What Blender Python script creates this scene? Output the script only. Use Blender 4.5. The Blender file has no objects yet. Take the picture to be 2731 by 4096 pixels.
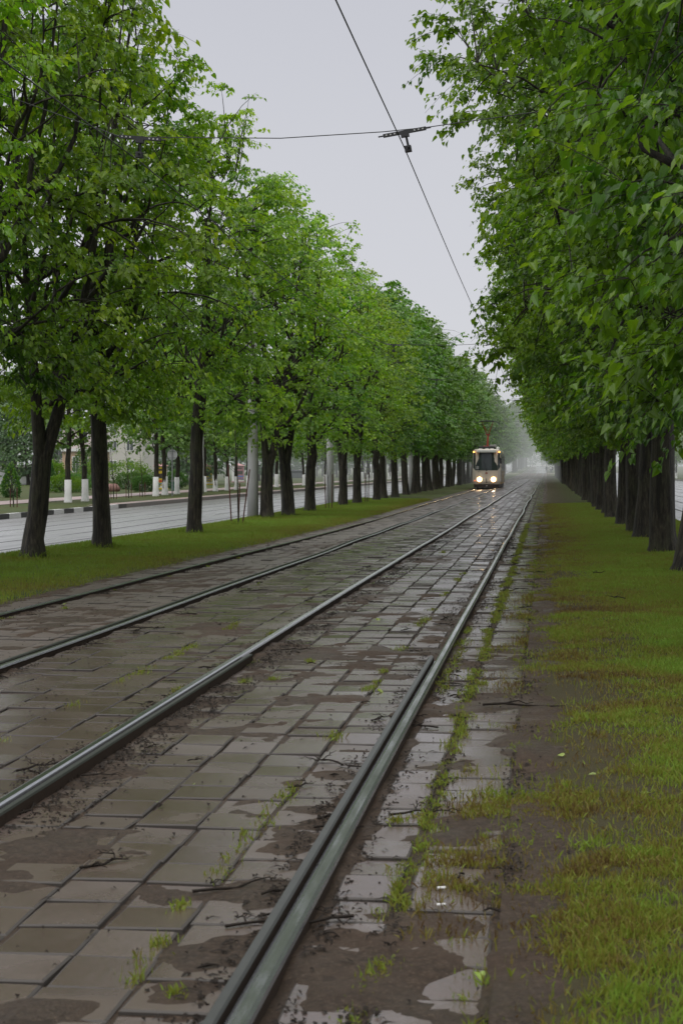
import bpy, math, random
import numpy as np
from mathutils import Vector
random.seed(7)
rng = np.random.default_rng(11)
scn = bpy.context.scene
COL = scn.collection

# ------------------------------------------------------------------ camera model
F = 7000.0
YAW = math.atan(820 / F)
PITCH = math.atan(172 * math.cos(YAW) / F)
CAM = np.array([0.0, 0.0, 1.4])
fw = np.array([-math.sin(YAW) * math.cos(PITCH), math.cos(YAW) * math.cos(PITCH), -math.sin(PITCH)])
rt = np.array([math.cos(YAW), math.sin(YAW), 0.0])
up = np.cross(rt, fw)


def ss(a, b, x):
    t = np.clip((x - a) / (b - a), 0, 1)
    return t * t * (3 - 2 * t)


def g(X, Y):
    """ground height: left track sits a little lower, the line climbs gently far away"""
    s = ss(2.3, 5.5, -np.asarray(X, float))
    b = np.interp(Y, [0, 12, 30, 50, 110, 170, 320, 3000], [.1, .3, .8, 1.2, 1.0, .9, .3, 0])
    rise = np.interp(Y, [0, 300, 400, 440, 700, 760, 3000], [0, 0, .38, .55, 2.6, 2.7, 2.7])
    return -0.2 * s * b + rise


def gp(sx, sy, dz=0.0):
    d = fw * F + rt * (sx - 1365.5) - up * (sy - 2048)
    z = 0.0
    for _ in range(30):
        t = (z + dz - CAM[2]) / d[2]
        p = CAM + d * t
        z = float(g(p[0], p[1]))
    return p


# ------------------------------------------------------------------ numpy value noise
_tab = rng.random(65536)


def vn(x, y, s=1.0, seed=0):
    x = np.asarray(x, float) / s + 1000 + seed * 17.3
    y = np.asarray(y, float) / s + 1000 + seed * 31.7
    xi = np.floor(x).astype(np.int64); yi = np.floor(y).astype(np.int64)
    fx = x - xi; fy = y - yi
    fx = fx * fx * (3 - 2 * fx); fy = fy * fy * (3 - 2 * fy)
    h = lambda a, b: _tab[((a * 374761393 + b * 668265263 + seed * 974711) & 0x7fffffff) % 65521]
    return (h(xi, yi) * (1 - fx) + h(xi + 1, yi) * fx) * (1 - fy) + (h(xi, yi + 1) * (1 - fx) + h(xi + 1, yi + 1) * fx) * fy


def fbm(x, y, s=1.0, seed=0, o=4):
    t = 0; a = .5; n = 0
    for k in range(o):
        t = t + a * vn(x, y, s / 2 ** k, seed + k * 5); n += a; a *= .5
    return t / n


# ------------------------------------------------------------------ mesh helpers
def link(o, parent=None):
    COL.objects.link(o)
    if parent is not None:
        o.parent = parent
    return o


def tag(o, label=None, cat=None, group=None, kind=None):
    if label: o['label'] = label
    if cat: o['category'] = cat
    if group: o['group'] = group
    if kind: o['kind'] = kind
    return o


def empty(name, loc, rz=0, scale=1):
    o = bpy.data.objects.new(name, None)
    o.empty_display_size = .3
    o.location = loc; o.rotation_euler = (0, 0, rz)
    o.scale = (scale,) * 3 if not hasattr(scale, '__len__') else scale
    return link(o)


def arr_mesh(name, V, Fc, mats=(), midx=None, attrs=None, smooth=False):
    """V (n,3); Fc: list of (k, m) int arrays of same-size faces"""
    V = np.asarray(V, np.float32)
    if not isinstance(Fc, (list, tuple)): Fc = [Fc]
    Fc = [np.asarray(f, np.int64) for f in Fc if len(f)]
    me = bpy.data.meshes.new(name)
    me.vertices.add(len(V)); me.vertices.foreach_set('co', V.ravel())
    tot = np.concatenate([np.full(len(f), f.shape[1]) for f in Fc])
    li = np.concatenate([f.ravel() for f in Fc])
    me.loops.add(len(li)); me.loops.foreach_set('vertex_index', li.astype(np.int32))
    me.polygons.add(len(tot))
    st = np.concatenate([[0], np.cumsum(tot)[:-1]])
    me.polygons.foreach_set('loop_start', st.astype(np.int32))
    me.polygons.foreach_set('loop_total', tot.astype(np.int32))
    for m in mats: me.materials.append(m)
    if midx is not None: me.polygons.foreach_set('material_index', np.asarray(midx, np.int32))
    me.polygons.foreach_set('use_smooth', np.full(len(tot), smooth))
    me.update(calc_edges=True)
    if attrs:
        for k, a in attrs.items():
            at = me.attributes.new(k, 'FLOAT', 'FACE'); at.data.foreach_set('value', np.asarray(a, np.float32))
    me.validate()
    return me


class MB:
    """collects shapes for one mesh"""
    def __init__(s): s.v = []; s.f = []; s.m = []; s.n = 0

    def add(s, V, Fs, mi=0):
        V = [tuple(p) for p in V]
        for f in Fs:
            s.f.append(tuple(i + s.n for i in f)); s.m.append(mi)
        s.v += V; s.n += len(V)

    def box(s, a, b, mi=0):
        (x0, y0, z0), (x1, y1, z1) = a, b
        s.add([(x0, y0, z0), (x1, y0, z0), (x1, y1, z0), (x0, y1, z0), (x0, y0, z1), (x1, y0, z1), (x1, y1, z1), (x0, y1, z1)],
              [(0, 3, 2, 1), (4, 5, 6, 7), (0, 1, 5, 4), (1, 2, 6, 5), (2, 3, 7, 6), (3, 0, 4, 7)], mi)

    def tube(s, P, R, n=8, mi=0, cap=True):
        P = [Vector(p) for p in P]
        if not hasattr(R, '__len__'): R = [R] * len(P)
        V = []
        ref = Vector((0.13, .31, .9)) if abs((P[-1] - P[0]).normalized().z) < .9 else Vector((1, .1, 0))
        for i, p in enumerate(P):
            t = (P[min(i + 1, len(P) - 1)] - P[max(i - 1, 0)]).normalized()
            a = t.cross(ref).normalized(); b = t.cross(a)
            for k in range(n):
                an = 2 * math.pi * k / n
                V.append(p + (a * math.cos(an) + b * math.sin(an)) * R[i])
        Fs = []
        for i in range(len(P) - 1):
            for k in range(n):
                k2 = (k + 1) % n
                Fs.append((i * n + k, i * n + k2, (i + 1) * n + k2, (i + 1) * n + k))
        if cap:
            Fs.append(tuple(range(n))[::-1]); Fs.append(tuple((len(P) - 1) * n + k for k in range(n)))
        s.add(V, Fs, mi)

    def prism(s, pts, y0, y1, axis='y', mi=0):
        """extrude a closed 2d outline; axis y: pts are (x,z); axis x: pts (y,z); axis z: (x,y)"""
        n = len(pts)
        mk = {'y': lambda p, t: (p[0], t, p[1]), 'x': lambda p, t: (t, p[0], p[1]), 'z': lambda p, t: (p[0], p[1], t)}[axis]
        V = [mk(p, y0) for p in pts] + [mk(p, y1) for p in pts]
        Fs = [tuple(range(n))[::-1], tuple(range(n, 2 * n))] + [(k, (k + 1) % n, n + (k + 1) % n, n + k) for k in range(n)]
        s.add(V, Fs, mi)

    def mesh(s, name, mats, smooth=False):
        me = bpy.data.meshes.new(name)
        me.from_pydata(s.v, [], s.f)
        for m in (mats if isinstance(mats, (list, tuple)) else [mats]): me.materials.append(m)
        me.polygons.foreach_set('material_index', s.m)
        me.polygons.foreach_set('use_smooth', [smooth] * len(s.f))
        me.update()
        return me

    def build(s, name, mats, parent=None, smooth=False, bevel=0):
        o = bpy.data.objects.new(name, s.mesh(name, mats, smooth))
        if bevel:
            m = o.modifiers.new('b', 'BEVEL'); m.width = bevel; m.segments = 2; m.limit_method = 'ANGLE'
        return link(o, parent)


# ------------------------------------------------------------------ materials
def mat(name):
    m = bpy.data.materials.new(name); m.use_nodes = True
    nt = m.node_tree; nt.nodes.clear()
    out = nt.nodes.new('ShaderNodeOutputMaterial')
    return m, nt, out


class NT:
    def __init__(s, nt): s.nt = nt

    def n(s, t, **k):
        x = s.nt.nodes.new('ShaderNode' + t)
        for a, b in k.items():
            if a.startswith('i_'):
                x.inputs[a[2:].replace('_', ' ')].default_value = b
            else: setattr(x, a, b)
        return x

    def l(s, a, b): s.nt.links.new(a, b)

    def pos(s, sc=(1, 1, 1)):
        gm = s.n('NewGeometry'); mp = s.n('Mapping'); mp.inputs['Scale'].default_value = sc
        s.l(gm.outputs['Position'], mp.inputs['Vector']); return mp.outputs[0]

    def obj(s, sc=(1, 1, 1)):
        gm = s.n('TexCoord'); mp = s.n('Mapping'); mp.inputs['Scale'].default_value = sc
        s.l(gm.outputs['Object'], mp.inputs['Vector']); return mp.outputs[0]

    def noise(s, v, scale, detail=4, rough=.55):
        x = s.n('TexNoise'); x.inputs['Scale'].default_value = scale; x.inputs['Detail'].default_value = detail
        x.inputs['Roughness'].default_value = rough
        s.l(v, x.inputs['Vector']); return x.outputs['Fac']

    def ramp(s, f, stops):
        r = s.n('ValToRGB'); e = r.color_ramp.elements
        while len(e) > 1: e.remove(e[0])
        for i, (p, c) in enumerate(stops):
            if not hasattr(c, '__len__'): c = (c, c, c)
            if i == 0: q = e[0]; q.position = p
            else: q = e.new(p)
            q.color = (*c, 1)
        s.l(f, r.inputs[0]); return r.outputs[0]

    def mix(s, f, a, b, mode='MIX'):
        x = s.n('Mix', data_type='RGBA', blend_type=mode)
        for inp, v in ((x.inputs[0], f), (x.inputs[6], a), (x.inputs[7], b)):
            if hasattr(v, 'is_linked') or hasattr(v, 'links'): s.l(v, inp)
            elif hasattr(v, '__len__'): inp.default_value = (*v, 1)
            else: inp.default_value = v
        return x.outputs[2]

    def attr(s, n):
        return s.n('Attribute', attribute_name=n).outputs['Fac']

    def bump(s, h, dist=.01, st=.6):
        b = s.n('Bump'); b.inputs['Distance'].default_value = dist; b.inputs['Strength'].default_value = st
        s.l(h, b.inputs['Height']); return b.outputs[0]

    def princ(s, out, col, rough=.5, nrm=None, metal=0, spec=.5):
        p = s.n('BsdfPrincipled')
        for nm, v in (('Base Color', col), ('Roughness', rough), ('Metallic', metal), ('Specular IOR Level', spec)):
            if hasattr(v, 'links'): s.l(v, p.inputs[nm])
            elif hasattr(v, '__len__'): p.inputs[nm].default_value = (*v, 1)
            else: p.inputs[nm].default_value = v
        if nrm is not None: s.l(nrm, p.inputs['Normal'])
        s.l(p.outputs[0], out.inputs[0]); return p


def simple(name, col, rough=.5, metal=0, var=.15, nscale=6, emis=None, estr=0, spec=.5):
    m, nt, out = mat(name); t = NT(nt)
    f = t.noise(t.obj(), nscale, 4)
    c = t.mix(f, tuple(x * (1 - var) for x in col), tuple(min(1, x * (1 + var)) for x in col))
    p = t.princ(out, c, rough, None, metal, spec)
    if emis:
        p.inputs['Emission Color'].default_value = (*emis, 1); p.inputs['Emission Strength'].default_value = estr
    return m


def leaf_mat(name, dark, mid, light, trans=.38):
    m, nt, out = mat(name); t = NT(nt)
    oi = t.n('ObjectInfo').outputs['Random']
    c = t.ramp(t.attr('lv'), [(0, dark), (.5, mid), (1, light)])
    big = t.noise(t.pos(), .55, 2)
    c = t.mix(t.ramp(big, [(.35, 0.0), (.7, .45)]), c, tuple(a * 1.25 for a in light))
    hs = t.n('HueSaturation'); t.l(c, hs.inputs['Color'])
    mr = t.n('MapRange'); t.l(oi, mr.inputs[0]); mr.inputs[3].default_value = .492; mr.inputs[4].default_value = .512
    t.l(mr.outputs[0], hs.inputs['Hue'])
    mr2 = t.n('MapRange'); t.l(oi, mr2.inputs[0]); mr2.inputs[3].default_value = .85; mr2.inputs[4].default_value = 1.15
    t.l(mr2.outputs[0], hs.inputs['Value'])
    c = hs.outputs[0]
    p = t.princ(out, c, .30, None, 0, .5)
    tr = t.n('BsdfTranslucent')
    t.l(t.mix(1.0, c, (1.5, 1.45, .6), 'MULTIPLY'), tr.inputs[0])
    mx = t.n('MixShader'); mx.inputs[0].default_value = trans
    t.l(p.outputs[0], mx.inputs[1]); t.l(tr.outputs[0], mx.inputs[2]); t.l(mx.outputs[0], out.inputs[0])
    return m


M = {}
M['leaf_r'] = leaf_mat('linden_leaf_deep', (.028, .084, .009), (.070, .172, .013), (.21, .33, .024), .48)
M['leaf_l'] = leaf_mat('linden_leaf_fresh', (.036, .115, .010), (.095, .235, .016), (.29, .43, .032), .48)
M['leaf_m'] = leaf_mat('linden_leaf_row', (.026, .080, .010), (.060, .155, .015), (.13, .24, .024), .38)
M['leaf_bg'] = leaf_mat('park_leaf', (.045, .11, .022), (.085, .19, .03), (.18, .29, .045), .4)
M['leaf_dark'] = leaf_mat('dark_park_leaf', (.04, .10, .034), (.07, .15, .048), (.11, .21, .06), .25)


def bark():
    m, nt, out = mat('wet_linden_bark'); t = NT(nt)
    v = t.obj((1, 1, .22))
    n1 = t.noise(v, 26, 6, .7); n2 = t.noise(t.obj(), 2.2, 3)
    c = t.ramp(n1, [(.3, (.009, .0075, .005)), (.5, (.036, .030, .020)), (.75, (.085, .074, .052))])
    c = t.mix(t.ramp(n2, [(.45, 0.0), (.72, .5)]), c, (.040, .052, .018))
    vor = t.noise(t.obj((1, 1, .12)), 14, 3, .5); c = t.mix(t.ramp(vor, [(.42, .8), (.52, 0.0)]), c, (.006, .005, .0035))
    t.princ(out, c, .62, t.bump(n1, .03, 1.0), 0, .3)
    return m


M['bark'] = bark()
M['lime'] = simple('lime_wash_white', (.68, .68, .66), .7, var=.1)


def m_slab():
    m, nt, out = mat('wet_concrete_slab'); t = NT(nt)
    v = t.pos(); a = t.attr('sv')
    c = t.ramp(a, [(0, (.056, .036, .029)), (.5, (.090, .063, .053)), (1, (.135, .105, .095))])
    n = t.noise(v, 45, 5, .75)
    c = t.mix(t.ramp(n, [(.42, .0), (.7, .6)]), c, (.045, .038, .03))
    pt = t.noise(v, 1.7, 6, .62)
    md = t.n('Math', operation='ADD'); t.l(t.ramp(pt, [(.46, 0.0), (.68, .5)]), md.inputs[0]); t.l(t.attr('mud'), md.inputs[1])
    ng = t.noise(v, 9, 5, .7)
    mg = t.n('Math', operation='MULTIPLY_ADD'); t.l(ng, mg.inputs[0]); mg.inputs[1].default_value = 1.2; mg.inputs[2].default_value = -.6
    m3 = t.n('Math', operation='ADD', use_clamp=True); t.l(md.outputs[0], m3.inputs[0]); t.l(mg.outputs[0], m3.inputs[1])
    mud = t.ramp(m3.outputs[0], [(.15, 0.0), (.8, .95)])
    c = t.mix(mud, c, (.066, .044, .029))
    gm = t.ramp(t.noise(v, 3.1, 4), [(.62, 0.0), (.85, .12)])
    c = t.mix(gm, c, (.055, .047, .03))
    # the left track is browner
    sx = t.n('SeparateXYZ'); t.l(v, sx.inputs[0])
    lf = t.n('MapRange'); t.l(sx.outputs[0], lf.inputs[0])
    lf.inputs[1].default_value = -3.6; lf.inputs[2].default_value = -4.0; lf.inputs[3].default_value = 0; lf.inputs[4].default_value = .45
    c = t.mix(lf.outputs[0], c, (.075, .058, .044))
    c = t.mix(t.attr('ed'), c, (.030, .023, .017))
    wet = t.noise(v, 2.6, 4)
    r = t.ramp(t.mix(.35, wet, t.attr('sr')), [(.25, .11), (.5, .19), (.75, .34)])
    r = t.mix(mud, r, (.36, .36, .36)); r = t.mix(t.attr('ed'), r, (.7, .7, .7))
    r = t.mix(lf.outputs[0], r, (.75, .75, .75))
    t.princ(out, c, r, t.bump(n, .0025, .35), 0, .8)
    return m


M['slab'] = m_slab()


def m_dirt():
    m, nt, out = mat('wet_dirt'); t = NT(nt); v = t.pos()
    n = t.noise(v, 30, 8, .7); n2 = t.noise(v, 1.3, 4)
    c = t.ramp(n, [(.3, (.024, .016, .010)), (.6, (.062, .042, .028)), (.8, (.115, .085, .062))])
    c = t.mix(t.ramp(n2, [(.45, 0.0), (.7, .5)]), c, (.080, .048, .030))
    r = t.ramp(t.noise(v, 1.9, 3), [(.4, .35), (.6, .75)])
    gr = t.n('TexVoronoi'); gr.inputs['Scale'].default_value = 55; t.l(v, gr.inputs['Vector'])
    c = t.mix(t.ramp(gr.outputs['Distance'], [(.12, .5), (.32, 0.0)]), c, (.15, .11, .075))
    t.princ(out, c, r, t.bump(n, .03, 1.0), 0, .22)
    return m


M['dirt'] = m_dirt()


def m_turf():
    m, nt, out = mat('turf'); t = NT(nt); v = t.pos()
    n = t.noise(v, 22, 6, .75); n2 = t.noise(v, .9, 5, .6); n3 = t.noise(v, .25, 3)
    c = t.ramp(n, [(.3, (.018, .022, .008)), (.55, (.05, .07, .014)), (.8, (.10, .12, .024))])
    c = t.mix(t.ramp(n2, [(.45, 0.0), (.68, .7)]), c, (.09, .075, .02))
    c = t.mix(t.ramp(n3, [(.5, 0.0), (.7, .4)]), c, (.04, .10, .018))
    sx = t.n('SeparateXYZ'); t.l(v, sx.inputs[0]); mr = t.n('MapRange'); t.l(sx.outputs[0], mr.inputs[0])
    mr.inputs[1].default_value = .5; mr.inputs[2].default_value = 1.7; mr.inputs[3].default_value = .85; mr.inputs[4].default_value = 0
    gt = t.n('Math', operation='GREATER_THAN'); t.l(sx.outputs[0], gt.inputs[0]); gt.inputs[1].default_value = -3
    mm = t.n('Math', operation='MULTIPLY'); t.l(mr.outputs[0], mm.inputs[0]); t.l(gt.outputs[0], mm.inputs[1])
    c = t.mix(mm.outputs[0], c, (.05, .038, .018))
    t.princ(out, c, .75, t.bump(n, .03, .9), 0, .2)
    return m


M['turf'] = m_turf()


def m_blade():
    m, nt, out = mat('grass_blade'); t = NT(nt)
    c = t.ramp(t.attr('lv'), [(0, (.10, .06, .022)), (.2, (.18, .14, .032)), (.40, (.19, .205, .028)), (.66, (.17, .235, .025)), (1, (.19, .32, .038))])
    p = t.princ(out, c, .5, None, 0, .3)
    tr = t.n('BsdfTranslucent'); t.l(c, tr.inputs[0])
    mx = t.n('MixShader'); mx.inputs[0].default_value = .3
    t.l(p.outputs[0], mx.inputs[1]); t.l(tr.outputs[0], mx.inputs[2]); t.l(mx.outputs[0], out.inputs[0])
    return m


M['blade'] = m_blade()


def m_road():
    m, nt, out = mat('wet_asphalt'); t = NT(nt); v = t.pos()
    n = t.noise(v, 40, 5, .7); st = t.noise(t.pos((1.3, .05, 1)), 2.4, 5, .6)
    c = t.ramp(n, [(.3, (.23, .23, .235)), (.7, (.33, .33, .335))])  # pale base colour stands in for part of the wet reflection
    sx = t.n('SeparateXYZ'); t.l(v, sx.inputs[0])
    c = t.mix(t.ramp(st, [(.35, 0.0), (.62, .75)]), c, (.14, .14, .145))
    # thin tar seams running along the road
    wob = t.noise(t.pos((1, .12, 1)), .8, 2)
    ad = t.n('Math', operation='MULTIPLY_ADD'); t.l(wob, ad.inputs[0]); ad.inputs[1].default_value = .25; t.l(sx.outputs[0], ad.inputs[2])
    md = t.n('Math', operation='PINGPONG'); t.l(ad.outputs[0], md.inputs[0]); md.inputs[1].default_value = .62
    seam = t.ramp(md.outputs[0], [(0.0, 1.0), (.06, 1.0), (.09, 0.0)])
    brk = t.ramp(t.noise(t.pos((.8, .05, 1)), 3, 3), [(.36, 0.0), (.44, 1.0)])
    seam = t.mix(1.0, seam, brk, 'MULTIPLY')
    c = t.mix(seam, c, (.012, .012, .012))
    r = t.ramp(st, [(.3, .22), (.55, .36), (.75, .5)])
    lf = t.n('MapRange'); t.l(sx.outputs[0], lf.inputs[0]); lf.inputs[1].default_value = -15.0; lf.inputs[2].default_value = -17.5; lf.inputs[3].default_value = 0; lf.inputs[4].default_value = .75
    c = t.mix(lf.outputs[0], c, (.10, .092, .088))  # darker far side: a brown reflection painted into the asphalt colour
    r = t.mix(seam, r, (.65, .65, .65))
    t.princ(out, c, r, t.bump(n, .002, .3), 0, 1.0)
    return m


M['road'] = m_road()


def m_rail():
    m, nt, out = mat('worn_rail_head'); t = NT(nt)
    v = t.pos((9, .9, 1)); n = t.noise(v, 2.0, 5, .6); n2 = t.noise(t.pos((60, 6, 1)), 1, 4)
    c = t.ramp(n, [(.35, (.15, .165, .155)), (.5, (.055, .072, .042)), (.68, (.026, .04, .014))])
    r = t.ramp(n, [(.35, .22), (.7, .5)])
    t.princ(out, c, r, t.bump(n2, .002, .4), .75, .5)
    return m


M['rail'] = m_rail()
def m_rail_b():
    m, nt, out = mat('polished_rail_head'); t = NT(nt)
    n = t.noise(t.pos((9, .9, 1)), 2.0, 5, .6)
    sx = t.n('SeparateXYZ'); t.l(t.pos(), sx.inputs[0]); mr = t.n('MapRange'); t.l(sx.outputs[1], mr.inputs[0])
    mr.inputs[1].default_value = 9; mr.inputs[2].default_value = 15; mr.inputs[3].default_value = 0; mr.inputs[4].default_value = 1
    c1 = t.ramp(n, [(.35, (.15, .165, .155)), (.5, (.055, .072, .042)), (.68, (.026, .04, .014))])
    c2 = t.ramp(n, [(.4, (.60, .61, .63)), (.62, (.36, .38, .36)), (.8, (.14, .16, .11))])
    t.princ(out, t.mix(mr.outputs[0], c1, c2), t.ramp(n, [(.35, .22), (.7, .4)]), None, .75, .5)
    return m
M['rail_b'] = m_rail_b()
M['rail_side'] = simple('rusty_rail_side', (.028, .019, .013), .8, 0, .4, 30, spec=.15)
M['rail_dark'] = simple('dark_wet_steel', (.035, .037, .033), .38, .3, .3, 14)
M['groove'] = simple('polished_groove', (.33, .34, .36), .2, .8, .2, 20)
M['twig'] = simple('wet_twig', (.016, .012, .009), .75, 0, .3, 30, spec=.15)
M['concrete'] = simple('pale_concrete', (.52, .52, .515), .7, 0, .10, 3)
M['steel'] = simple('grey_steel', (.25, .26, .27), .45, .5)
M['wire'] = simple('black_wire', (.012, .012, .013), .5)
M['black'] = simple('black_paint', (.02, .02, .022), .5)
M['white'] = simple('white_paint', (.72, .72, .70), .5)
M['pinkpave'] = simple('pink_paving', (.30, .22, .205), .5, 0, .15, 2)
M['kerb'] = simple('kerb_stone', (.15, .135, .125), .55, 0, .2, 5)
M['stake'] = simple('brown_stake', (.075, .022, .014), .6, 0, .3, 12)
M['glassy'] = simple('window_glass', (.02, .025, .03), .08, 0, .1, 2)


def building_mat(name, col):
    m, nt, out = mat(name); t = NT(nt)
    n = t.noise(t.obj((1, 1, .3)), .8, 5); n2 = t.noise(t.obj(), 18, 4)
    c = t.mix(t.ramp(n, [(.35, .0), (.75, .35)]), col, tuple(x * .72 for x in col))
    t.princ(out, c, .8, t.bump(n2, .01, .4))
    return m


M['pink'] = building_mat('pale_pink_render', (.52, .44, .43))
M['peach'] = building_mat('peach_render', (.50, .34, .22))
M['cream'] = building_mat('cream_render', (.55, .52, .47))
M['whitewall'] = building_mat('white_render', (.55, .56, .57))
M['roofgrey'] = building_mat('roof_sheet', (.30, .29, .30))

# ------------------------------------------------------------------ ground sheets
def sheet(name, xs, ys, zf, m, kind='structure', skirt=0.0):
    X, Y = np.meshgrid(xs, ys)
    Z = zf(X, Y)
    V = np.stack([X, Y, Z], -1).reshape(-1, 3)
    nx, ny = len(xs), len(ys)
    i = (np.arange(ny - 1)[:, None] * nx + np.arange(nx - 1)[None]).ravel()
    Fq = np.stack([i, i + 1, i + nx + 1, i + nx], -1)
    o = bpy.data.objects.new(name, arr_mesh(name, V, Fq, [m], smooth=True)); link(o)
    if kind: o['kind'] = kind
    return o


XR4, XR3, XR2, XR1 = -.745, -2.2, -3.8, -5.42
PAVE_L, PAVE_R = -5.95, -.13
RIGHT_ROAD = (3.6, 17.5)
LEFT_ROAD = (-18.9, -9.75)


def yline(a, b, n0, grow=1.03):
    ys = [a]; st = n0
    while ys[-1] < b:
        ys.append(ys[-1] + st); st *= grow
    ys[-1] = b
    return np.array(ys)


def zground(X, Y):
    X = np.asarray(X, float)
    z = g(X, Y) - .02
    # turf verges stand a little proud and uneven
    vr = ss(-.25, .25, X) * (1 - ss(3.2, 3.5, X)); vl = ss(-5.85, -6.3, X) if False else ss(5.85, 6.3, -X) * (1 - ss(9.5, 9.7, -X))
    z = z + (vr + vl) * (.035 + .03 * fbm(X, Y, .9, 3))
    # roads are cut below the verges
    rr = ss(3.45, 3.6, X) * (1 - ss(17.5, 17.6, X)); rl = ss(9.65, 9.75, -X) * (1 - ss(18.9, 19.0, -X))
    z = z - (rr + rl) * .14
    far = ss(19.2, 19.5, -X) + ss(17.8, 18.1, X)
    return z + far * .02


xs = np.concatenate([[-1500, -800, -400, -200, -120, -80, -60, -45, -35], np.arange(-30, -19.6, 1.0), [-19.5, -19.2, -19.0, -18.9], np.arange(-18, -9.9, 2),
                     [-9.75, -9.65, -9.5], np.arange(-9.3, -6.3, .3), [-6.15, -6.0, -5.85], np.arange(-5.5, -.6, .5), [-.4, -.25, -.1, 0.05, .2], np.arange(.35, 3.4, .15),
                     [3.45, 3.6, 5, 9, 13, 17.5, 17.6, 17.8, 18.1, 20, 25, 32, 45, 60, 90, 150, 300, 700, 1500]])
sheet('ground', xs, yline(-4, 3000, .18, 1.018), zground, M['turf'])
for nm, (a, b) in (('road', LEFT_ROAD), ('road', RIGHT_ROAD)):
    sheet(nm, np.linspace(a + .002, b - .002, 8), yline(-4, 1200, 2, 1.03), lambda X, Y: g(X, Y) - .12 + .03 * np.sin((X - a) / (b - a) * math.pi), M['road'])

# dirt bed of the tracks: rises over the slabs in patches
PATCH = [(-1.45, 12.9, .85, .75), (-.28, 6.6, .17, .5), (-.28, 4.2, .25, .3), (-.60, 4.7, .10, .45), (-.9, 7.2, .16, 1.0), (-1.7, 9.3, .42, .35), (-1.25, 10.4, .25, .3),
         (-.93, 5.2, .14, 1.0), (-2.05, 9.8, .12, 2.2), (-1.6, 11.6, .5, .35), (-.3, 10.3, .2, .5), (-.3, 13.4, .2, .7), (-1.8, 6.1, .25, .35), (-1.3, 16.5, .4, .5), (-2.0, 20.0, .2, 2.0),
         (-4.6, 17, .7, 1.5), (-4.9, 24, .5, 3), (-4.2, 34, .5, 4), (-2.9, 15.2, .3, .5), (-2.05, 13, .15, 3), (-.9, 15.5, .12, 2), (-1.8, 27, .35, .9)]


def dirt_h(X, Y):
    n = fbm(X, Y * .8, .75, 9, 5)
    h = (n - .735) * .2 - .004
    for (px, py, rx, ry) in PATCH:
        d = ((X - px) / rx) ** 2 + ((Y - py) / ry) ** 2
        h = np.maximum(h, .006 * (1 - d * 1.1) + (fbm(X, Y, .3, 4, 5) - .5) * .036)
    for xr in (XR1, XR2, XR3, XR4):      # dirt gathers along the rails
        h = np.maximum(h, .006 - .20 * np.abs(np.abs(X - xr) - .055) + (fbm(X, Y, .35, 21, 3) - .62) * .07)
    # spills over the outer edge
    e = .006 - .14 * (np.asarray(PAVE_R) - X) + (fbm(X, Y, .6, 6, 3) - .60) * .12
    h = np.maximum(h, np.minimum(e, .012))
    el = .02 - .25 * (X - PAVE_L) + (fbm(X, Y, .6, 6, 3) - .5) * .08
    h = np.maximum(h, np.minimum(el, .010))
    h = np.maximum(h, np.where(np.asarray(X) > -.165, .0035, -9))
    return np.clip(h + (fbm(X, Y, .16, 47, 4) - .5) * .03, -.014, .014) + (vn(X, Y, .05, 31) - .5) * .005


dx = np.concatenate([np.arange(-6.05, -3.9, .08), np.arange(-3.9, .1, .04)])
dy = np.concatenate([np.arange(2.5, 16, .05), yline(16, 60, .07, 1.012), yline(60.5, 420, .8, 1.03)])
sheet('track_bed', dx, dy, lambda X, Y: g(X, Y) + dirt_h(X, Y), M['dirt'])
sheet('track_bed', np.linspace(-6.05, .08, 8), yline(420, 720, 5, 1.03), lambda X, Y: g(X, Y) + .004, M['slab'])
# edge soil at the right verge, thinning into turf
sheet('bare_soil', np.arange(-.14, .75, .035), yline(3, 45, .05, 1.012),
      lambda X, Y: g(X, Y) + .012 - .02 * ss(.0, .5, X) * 1 + (fbm(X, Y, .5, 14, 4) - .5 - .40 * np.clip((X - .05), 0, 1)) * .10 - .002, M['dirt'])

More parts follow.
